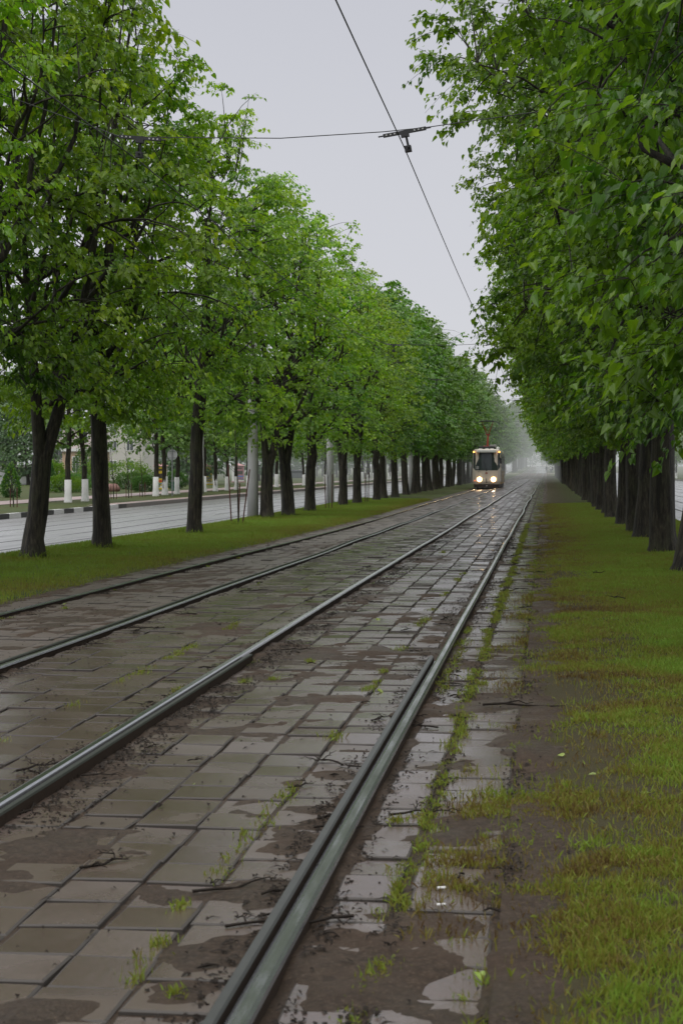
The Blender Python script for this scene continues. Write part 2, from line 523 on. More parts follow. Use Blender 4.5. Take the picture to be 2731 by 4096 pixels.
# slabs
def slabs():
    cols = []
    cols += [(-.46, -.15)]                                   # outermost
    cols += [(XR4 + .055, -.475)]
    def between(a, b, k):
        w = (b - a) / k
        return [(a + i * w, a + (i + 1) * w) for i in range(k)]
    cols += between(XR3 + .07, XR4 - .085, 4 + 1)
    cols += between(XR2 + .05, XR3 - .05, 5)
    cols += between(XR1 + .05, XR2 - .07, 5)
    cols += [(PAVE_L, XR1 - .05)]
    Vs = []; Fs = []; sv = []; ed = []; sr = []; n = 0
    for ci, (a, b) in enumerate(cols):
        y = 3.0 + random.random() * .3
        while y < 260:
            L = .30
            gap = .007 + .008 * random.random()
            cx, cy = (a + b) / 2, y + L / 2
            jx = random.gauss(0, .005); jg = .004 + abs(random.gauss(0, .004))
            if ci in (0, 1): jg += .006
            x0, x1, y0, y1 = a + jg + jx, b - jg + jx, y + gap / 2, y + L - gap / 2
            tx, ty = random.gauss(0, .010), random.gauss(0, .017)
            zc = float(g(cx, cy)) + random.gauss(0, .0035)
            iv = .008; bz = .005
            def P(x, y_, dz): return (x, y_, zc + (x - cx) * tx + (y_ - cy) * ty + dz)
            Vs += [P(x0, y0, -.05), P(x1, y0, -.05), P(x1, y1, -.05), P(x0, y1, -.05),
                   P(x0, y0, -bz), P(x1, y0, -bz), P(x1, y1, -bz), P(x0, y1, -bz),
                   P(x0 + iv, y0 + iv, 0), P(x1 - iv, y0 + iv, 0), P(x1 - iv, y1 - iv, 0), P(x0 + iv, y1 - iv, 0)]
            for k in range(4):
                k2 = (k + 1) % 4
                Fs.append((n + k, n + k2, n + 4 + k2, n + 4 + k)); Fs.append((n + 4 + k, n + 4 + k2, n + 8 + k2, n + 8 + k))
            s = min(1, max(0, random.gauss(.5, .14))); nf = 8; q_ = 12
            if y < 15:
                G_ = 6; gx = np.linspace(x0 + iv, x1 - iv, G_); gy = np.linspace(y0 + iv, y1 - iv, G_)
                for yy_ in gy:
                    for xx_ in gx: Vs.append(P(xx_, yy_, 0))
                for a_ in range(G_ - 1):
                    for b_ in range(G_ - 1):
                        k0 = n + 12 + a_ * G_ + b_; Fs.append((k0, k0 + 1, k0 + 1 + G_, k0 + G_)); nf += 1
                q_ += G_ * G_
            else:
                Fs.append((n + 8, n + 9, n + 10, n + 11)); nf += 1
            sv += [s] * nf; sr += [random.random()] * nf; ed += [1] * 8 + [0] * (nf - 8)
            n += q_
            y += L
    o = bpy.data.objects.new('paving', arr_mesh('paving', np.array(Vs), np.array(Fs), [M['slab']], attrs={'sv': sv, 'ed': ed, 'sr': sr})); link(o)
    VV = np.array(Vs)
    at = o.data.attributes.new('mud', 'FLOAT', 'POINT'); hh = dirt_h(VV[:, 0], VV[:, 1])
    at.data.foreach_set('value', (np.clip((hh + .010) / .016, 0, 1) ** 1.3).astype(np.float32))
    o['kind'] = 'structure'


slabs()

# pavements, kerbs
sheet('pavement', np.linspace(-27.2, -24.6, 4), yline(20, 620, 4, 1.03), lambda X, Y: g(X, Y) + .02, M['pinkpave'])
sheet('pavement', np.linspace(-20.35, -19.12, 3), yline(76, 620, 4, 1.03), lambda X, Y: g(X, Y) + .022, M['pinkpave'])
for a, b in ((400, 407),):
    sheet('path', np.linspace(-18, -6.1, 6), np.linspace(a, b, 3), lambda X, Y: g(X, Y) + .06, M['pinkpave'])
    sheet('path', np.linspace(.1, 3.4, 6), np.linspace(a, b, 3), lambda X, Y: g(X, Y) + .06, M['pinkpave'])
sheet('path', np.linspace(-9, 3.4, 6), np.linspace(520, 526, 3), lambda X, Y: g(X, Y) + .07, M['concrete'])


def kerb(x0, x1, y0, y1, seg, top, striped=None):
    mb = MB(); y = y0
    k = 0
    while y < y1:
        L = seg * (1 + y / 150)
        z = float(g(x0, y)); z2 = float(g(x0, y + L))
        mi = 0
        if striped and striped[0] <= y < striped[1]: mi = 1 + (k % 2)
        e = .01
        V = [(x0, y + e, z - .2), (x1, y + e, z - .2), (x1, y + L - e, z2 - .2), (x0, y + L - e, z2 - .2), (x0, y + e, z + top), (x1, y + e, z + top), (x1, y + L - e, z2 + top), (x0, y + L - e, z2 + top)]
        mb.add(V, [(0, 3, 2, 1), (4, 5, 6, 7), (0, 1, 5, 4), (1, 2, 6, 5), (2, 3, 7, 6), (3, 0, 4, 7)], mi)
        y += L; k += 1
    o = mb.build('kerb', [M['kerb'], M['concrete'], M['black']]); o['kind'] = 'structure'


kerb(-19.12, -18.92, 20, 600, 1.0, .06, (40, 77))
kerb(17.52, 17.7, 60, 600, 1.0, .06)
kerb(3.42, 3.58, 20, 600, 1.0, -.01)

# ------------------------------------------------------------------ rails
def rail_path(x, y0, y1, seed):
    ys = np.concatenate([np.arange(y0, min(60, y1), .5), np.arange(60, y1, 3.0)]) if y1 > 60 else np.arange(y0, y1 + .01, .5)
    am = np.interp(ys, [0, 25, 60, 200], [.003, .010, .03, .05])
    xx = x + (vn(ys, ys * 0, 9.0, seed) - .5) * 2 * am + (vn(ys, ys * 0, 3.5, seed + 9) - .5) * am * .8
    zz = g(np.full_like(ys, x), ys) + (vn(ys, ys * 0, 5.0, seed + 3) - .5) * np.interp(ys, [0, 20, 60], [.006, .02, .045])
    return xx, ys, zz


def sweep(prof, midx, path, dxo=0):
    xx, yy, zz = path; n = len(prof)
    P = np.array(prof)
    V = np.stack([xx[:, None] + dxo + P[None, :, 0], np.repeat(yy[:, None], n, 1), zz[:, None] + P[None, :, 1]], -1).reshape(-1, 3)
    Fs = []; mi = []
    for i in range(len(xx) - 1):
        for k in range(n):
            k2 = (k + 1) % n
            Fs.append((i * n + k, (i + 1) * n + k, (i + 1) * n + k2, i * n + k2)); mi.append(midx[k])
    caps = [list(range(n)), [(len(xx) - 1) * n + k for k in range(n)][::-1]]
    return V, Fs, caps, mi


def rail_obj(name, prof, midx, path, mats, parent=None, dxo=0, label=None):
    V, Fs, caps, mi = sweep(prof, midx, path, dxo)
    me = bpy.data.meshes.new(name)
    me.from_pydata([tuple(v) for v in V], [], Fs + caps)
    for m in mats: me.materials.append(m)
    me.polygons.foreach_set('material_index', mi + [1, 1])
    o = bpy.data.objects.new(name, me); link(o, parent)
    return o


HH = .052
head = [(-.025, -.06), (-.025, HH - .022), (-.029, HH - .010), (-.026, HH - .002), (-.015, HH + .002), (.014, HH + .002), (.025, HH - .003), (.029, HH - .014), (.025, HH - .022), (.025, -.06)]
hm = [1, 1, 2, 3, 0, 3, 3, 1, 1, 1]
guard = [(-.018, -.06), (-.018, HH - .004), (-.012, HH + .004), (.012, HH + .004), (.018, HH - .004), (.018, -.06)]
gm_ = [1, 0, 0, 0, 1, 1]
groove = [(-.02, -.05), (-.02, HH - .045), (-.006, HH - .03), (.006, HH - .03), (.02, HH - .045), (.02, -.05)]
RM = [M['rail'], M['rail_side'], M['rail_dark'], M['groove']]
specs = [('R4', XR4, -1, 12.5, 'shiny grooved tram rail nearest the right grass verge'), ('R3', XR3, 1, 12.6, 'left rail of the nearer track with a lipped end joint'),
         ('R2', XR2, -1, 62, 'dark double-lipped rail of the farther track beside the middle strip'), ('R1', XR1, 1, 0, 'leftmost tram rail beside the left grass verge')]
for i, (k, x, sd, gy, lab) in enumerate(specs):
    pth = rail_path(x, 2.0, 700, 40 + i * 7)
    if k == 'R3': pth = rail_path(x, 2.0, 700, 47)
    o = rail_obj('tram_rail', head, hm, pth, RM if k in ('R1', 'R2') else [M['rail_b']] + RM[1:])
    tag(o, lab, 'rail')
    if gy:
        sel = pth[1] <= gy
        p2 = tuple(a[sel] for a in pth)
        rail_obj('guard_rail', guard, gm_, p2, [M['rail_dark'], M['rail_side']], o, sd * .071)
        rail_obj('groove', groove, [0] * 6, p2, [M['groove'], M['groove']], o, sd * .043)
    else:
        pass

# ------------------------------------------------------------------ grass blades and weeds (uncountable)
def blades(name, X, Y, Z, H, W, lv, lean=.6, parent=None):
    n = len(X)
    an = rng.random(n) * 2 * math.pi; la = rng.random(n) * 2 * math.pi; le = rng.random(n) * lean
    cx, sx_ = np.cos(an) * W / 2, np.sin(an) * W / 2
    tx = X + np.cos(la) * H * le; ty = Y + np.sin(la) * H * le; tz = Z + H * np.sqrt(np.maximum(.1, 1 - le ** 2 * .8))
    V = np.stack([np.stack([X - cx, Y - sx_, Z - .004], -1), np.stack([X + cx, Y + sx_, Z - .004], -1),
                  np.stack([X + (tx - X) * .45 + cx * .7, Y + (ty - Y) * .45 + sx_ * .7, Z + (tz - Z) * .62], -1),
                  np.stack([tx, ty, tz], -1)], 1).reshape(-1, 3)
    i = np.arange(n) * 4
    Fq = np.stack([i, i + 1, i + 2, i + 3], -1)
    o = bpy.data.objects.new(name, arr_mesh(name, V, Fq, [M['blade']], attrs={'lv': lv})); link(o, parent)
    return o


def verge_right():
    N = 620000
    Y = 4.2 + (rng.random(N) ** 1.35) * 66
    xe = .082 * Y + .35
    X = -.42 + rng.random(N) * (np.minimum(xe, 3.5) + .42)
    edge = fbm(X, Y, .7, 12, 4) - .5
    # moss and clumps fade in from the paving edge
    dens = np.clip(ss(-.34, .20, X + edge * 1.0), 0, 1) * np.clip(.35 + 2.4 * (fbm(X, Y, .14, 77, 2) - .25), 0, 1)
    bald = fbm(X, Y, .5, 91, 3)
    nearmud = ss(1.1, .2, X) if False else (1 - ss(.15, 1.1, X))
    dens *= np.clip(1 - nearmud * ss(.47, .62, bald) * .9, 0, 1)
    k = rng.random(N) < dens
    X, Y = X[k], Y[k]
    n = len(X)
    Z = zground(X, Y) + .002
    Z = np.maximum(Z, g(X, Y) + .008)
    sc = np.interp(Y, [4, 20, 70], [1, 1.25, 2.4])
    c = fbm(X, Y, .35, 55, 3) * .55 + fbm(X, Y, 1.6, 56, 3) * .45
    lv = .34 + (c - .48) * np.interp(Y, [8, 20, 40], [1.9, 1.1, .7]) + ss(-.2, 1.3, X) * .36 - .10 - .10 * (1 - ss(6, 14, Y)) + (vn(X, Y, .07, 71) - .5) * .28 + rng.normal(0, .15, n)
    H = (.014 + .022 * rng.random(n) + .045 * np.clip(c - .5, 0, 1) + .014 * ss(.5, 1.5, X)) * sc ** .5
    for (tx_, ty_) in ((1.86, 23.6), (1.90, 29.0), (1.92, 35.0), (1.88, 37.9), (1.85, 43.1), (1.79, 48.9), (1.83, 53.6)):
        m = 360; a_ = rng.random(m) * 6.28; r_ = .17 + rng.random(m) ** 2 * .35
        qx, qy = tx_ + np.cos(a_) * r_, ty_ + np.sin(a_) * r_
        X = np.concatenate([X, qx]); Y = np.concatenate([Y, qy]); Z = np.concatenate([Z, zground(qx, qy)]); lv = np.concatenate([lv, rng.normal(.6, .15, m)])
        H = np.concatenate([H, .04 + .08 * rng.random(m) * (1 - (r_ - .17) * 1.6)]); sc = np.concatenate([sc, np.full(m, 2.4)])
    o = blades('grass', X, Y, Z, H, .0048 * sc, np.clip(lv, 0, 1), 1.0)
    tag(o, 'mossy green and yellow grass of the right verge beside the paving', 'grass', kind='stuff')


verge_right()


def verge_left():
    N = 260000
    Y = 17 + (rng.random(N) ** 1.2) * 75
    X = -9.7 + rng.random(N) * 3.85
    edge = fbm(X, Y, .7, 13, 4) - .5
    k = rng.random(N) < ss(5.85, 6.25, -X + edge * .5)
    X, Y = X[k], Y[k]; n = len(X)
    Z = zground(X, Y)
    sc = np.interp(Y, [17, 40, 95], [1.5, 2.2, 3.6])
    c = fbm(X, Y, .4, 65, 3) * .5 + fbm(X, Y, 1.8, 66, 3) * .5
    lv = .46 + (c - .5) * 1.0 + ss(6.0, 7.6, -X) * .28 + rng.normal(0, .1, n)
    H = (.022 + .02 * rng.random(n) + .03 * ss(8.8, 9.6, -X)) * sc ** .6
    for (tx_, ty_) in ((-8.76, 29.2), (-8.59, 33.3), (-8.57, 42.1), (-9.62, 56.6), (-9.1, 56.6), (-8.77, 59.3), (-8.88, 65.4), (-8.82, 75.8), (-8.79, 49.6)):
        m = 420; a_ = rng.random(m) * 6.28; r_ = .17 + rng.random(m) ** 2 * .35
        qx, qy = tx_ + np.cos(a_) * r_, ty_ + np.sin(a_) * r_
        X = np.concatenate([X, qx]); Y = np.concatenate([Y, qy]); Z = np.concatenate([Z, zground(qx, qy)]); lv = np.concatenate([lv, rng.normal(.72, .1, m)])
        H = np.concatenate([H, .06 + .12 * rng.random(m) * (1 - (r_ - .17) * 1.6)]); sc = np.concatenate([sc, np.full(m, 3.0)])
    o = blades('grass', X, Y, Z, H, .0045 * sc, np.clip(lv, 0, 1), .8)
    tag(o, 'short wet grass of the left verge between track and road', 'grass', kind='stuff')


verge_left()


def weeds():
    X = []; Y = []; T = []
    for xl, sp, y0, y1, d in ((-.468, .022, 4.2, 45, 1.0), (-1.12, .018, 4.2, 24, .35), (-.66, .015, 9, 16, .55), (-2.12, .02, 5, 30, .2), (-.15, .05, 4, 30, .7), (-1.72, .015, 8, 30, .2),
                              (-2.28, .02, 8, 20, .3), (-2.78, .012, 8, 24, .25), (-3.7, .02, 12, 30, .15), (-5.33, .02, 16, 40, .25)):
        y = y0
        while y < y1:
            if vn(y, xl * 7, .55, 5) < d * .62 + .08:
                r = .012 + random.random() * .03
                m = int(random.uniform(15, 70) * (1.1 if xl == -.468 else .5))
                cx = xl + random.gauss(0, sp)
                hh = random.uniform(.012, .034)
                for _ in range(m):
                    X.append(cx + random.gauss(0, r * .8)); Y.append(y + random.gauss(0, r * 1.6)); T.append((hh, random.gauss(.5, .17)))
            y += random.uniform(.05, .16)
    # lone tufts
    for sx, sy in ((975, 2730), (1090, 2722), (1240, 2650), (700, 3990), (640, 3780), (720, 3630), (1590, 3290), (1700, 3310), (1530, 2690), (260, 2435)):
        p = gp(sx, sy)
        for _ in range(55):
            X.append(p[0] + random.gauss(0, .018)); Y.append(p[1] + random.gauss(0, .03)); T.append((.03, random.gauss(.5, .15)))
    X = np.array(X); Y = np.array(Y); T = np.array(T); n = len(X)
    o = blades('weeds', X, Y, g(X, Y) + .002, T[:, 0] * (.5 + .8 * rng.random(n)), .0048 * np.interp(Y, [4, 30], [1, 1.8]), np.clip(T[:, 1], 0, 1), 1.1)
    tag(o, 'weeds and moss sprouting in the joints of the paving', 'weeds', kind='stuff')
    # litter of bark crumbs and bits on the paving
    N = 34000
    Y = 4 + rng.random(N) ** 1.3 * 45; X = PAVE_L + rng.random(N) * (PAVE_R + .6 - PAVE_L)
    lines = np.array([XR1 + .10, XR2 + .11, XR3 + .15, XR3 + .15, XR4 + .09, XR4 - .15, XR2 - .15, XR3 - .09, XR3 + .27, -.46, -.12])
    kk = rng.random(N) < .85
    X = np.where(kk, lines[rng.integers(0, len(lines), N)] + rng.normal(0, .04, N), X)
    near = np.min(np.abs(X[:, None] - np.array([XR1 + .12, XR2 + .13, XR3 + .16, XR4 + .09, XR4 - .16, XR2 - .15, XR3 - .1, -.2, .1])[None]), 1)
    k = rng.random(N) < np.where(kk, ss(.36, .56, fbm(X, Y, .6, 33, 2)), .8)
    k &= np.min(np.abs(X[:, None] - np.array([XR1, XR2, XR3, XR4])[None]), 1) > .05
    X, Y = X[k], Y[k]; n = len(X)
    an = rng.random(n) * math.pi; L = .006 + .034 * rng.random(n) ** 2.5; W = .003 + .005 * rng.random(n); Z = g(X, Y) + .010 + np.maximum(0, dirt_h(X, Y))
    c, s = np.cos(an), np.sin(an)
    V = np.stack([np.stack([X - c * L, Y - s * L, Z - .008], -1), np.stack([X + s * W, Y - c * W, Z], -1), np.stack([X + c * L, Y + s * L, Z - .006], -1), np.stack([X - s * W, Y + c * W, Z + .002], -1)], 1).reshape(-1, 3)
    i = np.arange(n) * 4
    o = bpy.data.objects.new('debris', arr_mesh('debris', V, np.stack([i, i + 1, i + 2, i + 3], -1), [M['twig']])); link(o)
    tag(o, 'dark crumbs of bark and twigs scattered over the paving', 'debris', kind='stuff')


weeds()

# ------------------------------------------------------------------ trees
HEART = np.array([(0, 0, 0), (.28, -.09, .10), (.43, .16, .17), (.36, .50, .10), (0, 1.05, -.22), (-.36, .50, .10), (-.43, .16, .17), (-.28, -.09, .10)])
HEARTF = np.array([(0, 1, 2, 3, 4), (0, 4, 5, 6, 7)])
RH = np.array([(0, 0, 0), (.46, .38, .08), (0, 1.05, -.12), (-.46, .38, .08)])
RHF = np.array([(0, 1, 2), (0, 2, 3)])


def leaves_mesh(name, P, D, Nn, S, lv, m, hi):
    """P base points, D tip direction, Nn normals, S sizes"""
    base, fc = (HEART, HEARTF) if hi else (RH, RHF)
    D = D / np.linalg.norm(D, axis=1, keepdims=True)
    Xa = np.cross(D, Nn); Xa /= np.linalg.norm(Xa, axis=1, keepdims=True) + 1e-9
    Na = np.cross(Xa, D)
    V = P[:, None, :] + S[:, None, None] * (base[None, :, 0:1] * Xa[:, None] + base[None, :, 1:2] * D[:, None] + base[None, :, 2:3] * Na[:, None])
    n, k = len(P), len(base)
    Fq = (np.arange(n)[:, None, None] * k + fc[None]).reshape(-1, fc.shape[1])
    return arr_mesh(name, V.reshape(-1, 3), Fq, [m], attrs={'lv': np.repeat(lv, len(fc))})


def tubes_mesh(name, T, m):
    """T: list of (pts, radii, nsides)"""
    Vs = []; Fs = []; n0 = 0
    for P, R, n in T:
        P = np.asarray(P, float); R = np.asarray(R, float)
        t = np.gradient(P, axis=0); t /= np.linalg.norm(t, axis=1, keepdims=True) + 1e-9
        ref = np.array([1., .17, 0]) if abs(t[0, 2]) > .75 else np.array([0.1, .1, 1.])
        a = np.cross(t, ref); a /= np.linalg.norm(a, axis=1, keepdims=True) + 1e-9
        b = np.cross(t, a)
        an = np.arange(n) * 2 * math.pi / n
        V = P[:, None] + R[:, None, None] * (np.cos(an)[None, :, None] * a[:, None] + np.sin(an)[None, :, None] * b[:, None])
        if n > 8:
            ph = rng.random() * 6
            V += (a[:, None] * np.cos(an)[None, :, None] + b[:, None] * np.sin(an)[None, :, None]) * (R[:, None, None] * .07 * np.sin(3 * an + ph + P[:, 2:3] * 1.1)[..., None] + R[:, None, None] * .05 * rng.normal(0, 1, (len(P), n))[..., None])
        k = len(P)
        i = (np.arange(k - 1)[:, None] * n + np.arange(n)[None]); j = (np.arange(k - 1)[:, None] * n + (np.arange(n)[None] + 1) % n)
        Fs.append(np.stack([i, j, j + n, i + n], -1).reshape(-1, 4) + n0)
        Vs.append(V.reshape(-1, 3)); n0 += k * n
    return arr_mesh(name, np.concatenate(Vs), np.concatenate(Fs), [m], smooth=True)


def bez(a, b, c, d, n):
    t = np.linspace(0, 1, n)[:, None]
    return (1 - t) ** 3 * a + 3 * (1 - t) ** 2 * t * b + 3 * (1 - t) * t ** 2 * c + t ** 3 * d


def make_tree(seed, H=11.5, R=2.9, h0=2.9, r0=.18, fork=None, nclu=420, nleaf=90, lsize=.085, hi=True, m='leaf_l', prune=None, prof=None, spread=.42, shoot=0, leaders=8):
    rr = np.random.default_rng(seed)
    T = []
    lean = rr.normal(0, .035, 2)
    ztop = H * .86
    hs = np.array([-.15, 0, .12, .35, .8, 1.75, 2.2, 3.2, 4.6, 6.4, ztop])
    wob = np.cumsum(rr.normal(0, 1, (len(hs), 2)) * np.array([0, 0, 0, .008, .012, .02, .03, .05, .07, .09, .1])[:, None], 0)
    tr = np.stack([lean[0] * hs + wob[:, 0], lean[1] * hs + wob[:, 1], hs], -1)
    rad = np.interp(hs, [-.15, 0, .12, .35, .8, 2.2, h0 + .8, 6.4, ztop], [r0 * 1.6, r0 * 1.38, r0 * 1.2, r0 * 1.08, r0, r0 * .92, r0 * .78, r0 * .45, .02])
    stems = []
    if fork:
        k = hs <= fork + .01
        base = tr[k]; T.append((base, rad[k], 14))
        b = base[-1]; rb = rad[k][-1]
        for s in (-1, 1):
            az = rr.random() * .5 + (0 if s > 0 else math.pi)
            e = b + np.array([math.cos(az) * R * .42, math.sin(az) * R * .42, ztop - b[2]])
            q = bez(b - [0, 0, .15], b + [math.cos(az) * (.22 if s > 0 else .10), math.sin(az) * .15, .55], b + [math.cos(az) * (.65 if s > 0 else .3), math.sin(az) * .4, 2.4], e, 12)
            T.append((q, np.interp(np.linspace(0, 1, 12), [0, .15, .5, 1], [rb * .86, rb * .70, rb * .42, .02]), 12))
            stems.append(q)
    else:
        T.append((tr, rad, 16)); stems.append(tr)
    pts = []
    nl = 15
    if prof is None: prof = ([0, .12, .35, .6, .82, 1], [.55, .85, 1.0, .88, .58, .08])
    def env(z):
        return R * np.interp((z - h0) / (H - h0), *prof)
    for i in range(nl):
        st = stems[i % len(stems)]
        zz = h0 * .86 + (ztop - h0) * (i / nl) ** .9
        b = np.array([np.interp(zz, st[:, 2], st[:, j]) for j in range(3)])
        az = i * 2.4 + rr.random() * .6
        d = np.array([math.cos(az), math.sin(az), 0])
        ze = min(zz + rr.uniform(.9, 2.3), H - .5)
        L = env(ze) * .82
        e = np.array([tr[0, 0], tr[0, 1], 0]) + d * L + [0, 0, ze]
        q = bez(b, b + d * .3 * L + [0, 0, .35], b + d * .6 * L + [0, 0, (ze - zz) * .75], e, 9)
        q[1:-1] += rr.normal(0, .05, (7, 3))
        rb = np.interp(zz, hs, rad) * rr.uniform(.32, .5)
        T.append((q, np.linspace(rb, .012, 9), 7)); pts.append(q[2:])
        for s in range(3):
            a = q[rr.integers(2, 6)]
            az2 = az + rr.choice([-1, 1]) * rr.uniform(.5, 1.1)
            d2 = np.array([math.cos(az2), math.sin(az2), 0]); L2 = L * rr.uniform(.4, .65)
            e2 = a + d2 * L2 + [0, 0, rr.uniform(-.1, .9)]
            q2 = bez(a, a + d2 * L2 * .3 + [0, 0, .2], a + d2 * L2 * .7 + [0, 0, .3], e2, 7)
            T.append((q2, np.linspace(rb * .45, .009, 7), 5)); pts.append(q2[1:])
    pts.append(stems[0][-4:])
    nodes = np.concatenate(pts)
    shoots = []
    for i in range(shoot):                       # upright regrowth shoots inside the crown
        st = stems[i % len(stems)]
        z0_ = rr.uniform(h0 * .95, h0 + 1.8); b = np.array([np.interp(z0_, st[:, 2], st[:, j]) for j in range(3)])
        az = rr.random() * 6.28; d = np.array([math.cos(az), math.sin(az), 0]); ze = rr.uniform(.62, .88) * H
        L = rr.uniform(.25, .62) * R
        q = bez(b, b + d * L * .8 + [0, 0, .5], b + d * L + [0, 0, (ze - z0_) * .5], np.array([b[0], b[1], 0]) + d * L * 1.15 + [0, 0, ze], 9)
        q[1:-1] += rr.normal(0, .05, (7, 3))
        T.append((q, np.linspace(r0 * rr.uniform(.22, .36), .012, 9), 6)); pts.append(q[3:])
    nodes = np.concatenate(pts)
    C = []
    for i in range(leaders):                     # stray shoots that break the outline
        az = rr.random() * 6.28; z0_ = rr.uniform(.45, .92) * H; e = float(env(z0_)); d = np.array([math.cos(az), math.sin(az), 0])
        a = d * e * .6 + [lean[0] * z0_, lean[1] * z0_, z0_ - .3]; tip = d * (e + rr.uniform(.3, .9)) + [0, 0, z0_ + rr.uniform(.4, 1.5)]
        q = bez(a, a + (tip - a) * .4 - [0, 0, .1], a + (tip - a) * .75, tip, 6); T.append((q, np.linspace(.016, .004, 6), 4))
        for k in range(2, 6): C.append((q[k] + rr.normal(0, .05, 3), az, -1.0))
    lum = rr.random((9, 3)) * [2 * math.pi, 1, 1]
    while len(C) < nclu:
        z = h0 - .35 + (H - h0 + .35) * rr.random() ** .92
        az = rr.random() * 2 * math.pi
        e = float(env(z))
        bump = 1 + .16 * math.sin(az * 3 + seed + z * 1.3) + .10 * math.sin(az * 5 + z * 2.1 + seed * 2)
        r = e * bump * (rr.random() ** .42) * rr.uniform(.93, 1.07) + (rr.uniform(.1, .55) if rr.random() < .12 else 0)
        if rr.random() > (.25 + e / R): continue
        c = np.array([lean[0] * z + r * math.cos(az), lean[1] * z + r * math.sin(az), z + rr.normal(0, .12) + (rr.uniform(.1, .7) if (z > H * .8 and rr.random() < .5) else 0)])
        C.append((c, az, r / max(e, .2)))
    Ps = []; Ds = []; Ns = []; Ss = []; Lv = []
    for c, az, rf in C:
        if prune is not None and not prune(c, rr): continue
        dd = nodes - c; dd[:, 2] *= 1.1
        dist = np.einsum('ij,ij->i', dd, dd); j = int(np.argmin(dist)); a = nodes[j]
        L = math.sqrt(dist[j])
        if hi or rr.random() < .4:
            q = bez(a, a + (c - a) * .3 + [0, 0, .12 * L], a + (c - a) * .7 + [0, 0, .15 * L], c, 5)
            T.append((q, np.linspace(.011 + .004 * L, .004, 5), 4 if hi else 3))
        out = np.array([math.cos(az), math.sin(az), 0]); side = np.array([-out[1], out[0], 0])
        az3 = az + rr.normal(0, .6); fo = np.array([math.cos(az3), math.sin(az3), rr.normal(.05, .22)]); fs = np.cross([0, 0, 1], fo)
        n = int(nleaf * rr.uniform(.6, 1.35))
        spk = spread
        if rf < 0: n = int(n * .42); rf = 1.0; spk = spread * .5
        # several twiglets in a fan, leaves alternate along each
        nt_ = 5
        tw = rr.integers(0, nt_, n); u = rr.random(n) ** .8
        fa = (np.arange(nt_) - (nt_ - 1) / 2) * .42 + rr.normal(0, .15, nt_); fl = spk * rr.uniform(.7, 1.35, nt_); fz = rr.normal(.03, .22, nt_)
        dirx = np.cos(fa)[:, None] * fo[None] + np.sin(fa)[:, None] * fs[None]; dirx[:, 2] += fz
        p = c - fo * spk * .45 + dirx[tw] * (fl[tw] * u)[:, None] * 1.5
        p[:, 2] -= (u ** 2) * fl[tw] * .45
        if hi:
            for k in range(nt_):
                us = np.linspace(0, 1, 4)
                pp = c - fo * spk * .45 + dirx[k] * (fl[k] * us)[:, None] * 1.5; pp[:, 2] -= us ** 2 * fl[k] * .45
                T.append((pp, [.004, .0035, .003, .002], 3))
        sd = rr.choice([-1, 1], n)[:, None]
        tdir = dirx[tw]; sdv = np.cross(tdir, [0, 0, 1])
        D = tdir * .55 + sdv * sd * .7 + np.stack([rr.normal(0, .3, n), rr.normal(0, .3, n), -rr.uniform(.25, 1.3, n)], -1)
        p += sdv * sd * .02 + rr.normal(0, .035, (n, 3))
        N = np.stack([rr.normal(0, .42, n), rr.normal(0, .42, n), np.ones(n)], -1) + out * .35
        cl = rr.normal(0, .14)
        Ps.append(p); Ds.append(D); Ns.append(N); Ss.append(lsize * rr.uniform(.5, 1.3, n))
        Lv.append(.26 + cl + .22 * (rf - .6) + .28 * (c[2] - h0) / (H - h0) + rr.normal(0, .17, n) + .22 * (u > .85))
    P = np.concatenate(Ps)
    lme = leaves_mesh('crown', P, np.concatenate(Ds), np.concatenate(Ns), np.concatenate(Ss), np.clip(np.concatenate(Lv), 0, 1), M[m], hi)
    tme = tubes_mesh('trunk', T, M['bark'])
    return tme, lme


TREE_N = 0


def put_tree(var, x, y, label, group, rz=None, sc=1.0, name='linden_tree', lime=False, tilt=(0, 0), z=None):
    global TREE_N
    TREE_N += 1
    tme, lme = var
    zz = float(zground(x, y)) if z is None else z
    r = empty(name, (x, y, zz - .01), random.random() * 6.28 if rz is None else rz, sc)
    r.rotation_euler[0], r.rotation_euler[1] = tilt
    t = link(bpy.data.objects.new('trunk', tme), r)
    link(bpy.data.objects.new('crown', lme), r)
    if lime:
        link(bpy.data.objects.new('painted_base', LIME), t)
    tag(r, label, 'tree', group)
    return r


mb = MB(); mb.tube([(0, 0, -.12), (0, 0, .1), (0, 0, .5), (0, 0, 1.22)], [.25, .215, .185, .178], 14)
LIME = mb.mesh('painted_base', M['lime'], True)

PL = ([0, .12, .35, .55, .78, 1], [.6, .9, 1.0, .86, .52, .06])
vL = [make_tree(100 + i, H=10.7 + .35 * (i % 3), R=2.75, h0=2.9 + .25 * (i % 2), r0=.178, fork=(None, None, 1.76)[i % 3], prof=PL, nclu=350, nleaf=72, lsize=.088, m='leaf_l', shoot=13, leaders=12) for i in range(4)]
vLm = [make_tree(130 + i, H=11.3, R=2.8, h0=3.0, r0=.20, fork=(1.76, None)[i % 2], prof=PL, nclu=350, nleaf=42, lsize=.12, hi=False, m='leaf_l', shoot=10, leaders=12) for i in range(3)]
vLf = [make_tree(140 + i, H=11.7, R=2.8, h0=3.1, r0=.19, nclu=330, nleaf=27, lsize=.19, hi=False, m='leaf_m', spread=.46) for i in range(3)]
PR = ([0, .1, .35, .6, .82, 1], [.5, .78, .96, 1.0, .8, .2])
vR = [make_tree(200 + i, H=12.0 + .4 * i, R=3.4, h0=2.7, r0=.185, nclu=560, nleaf=80, lsize=.086, m='leaf_r', shoot=6, leaders=14, prof=PR) for i in range(3)]
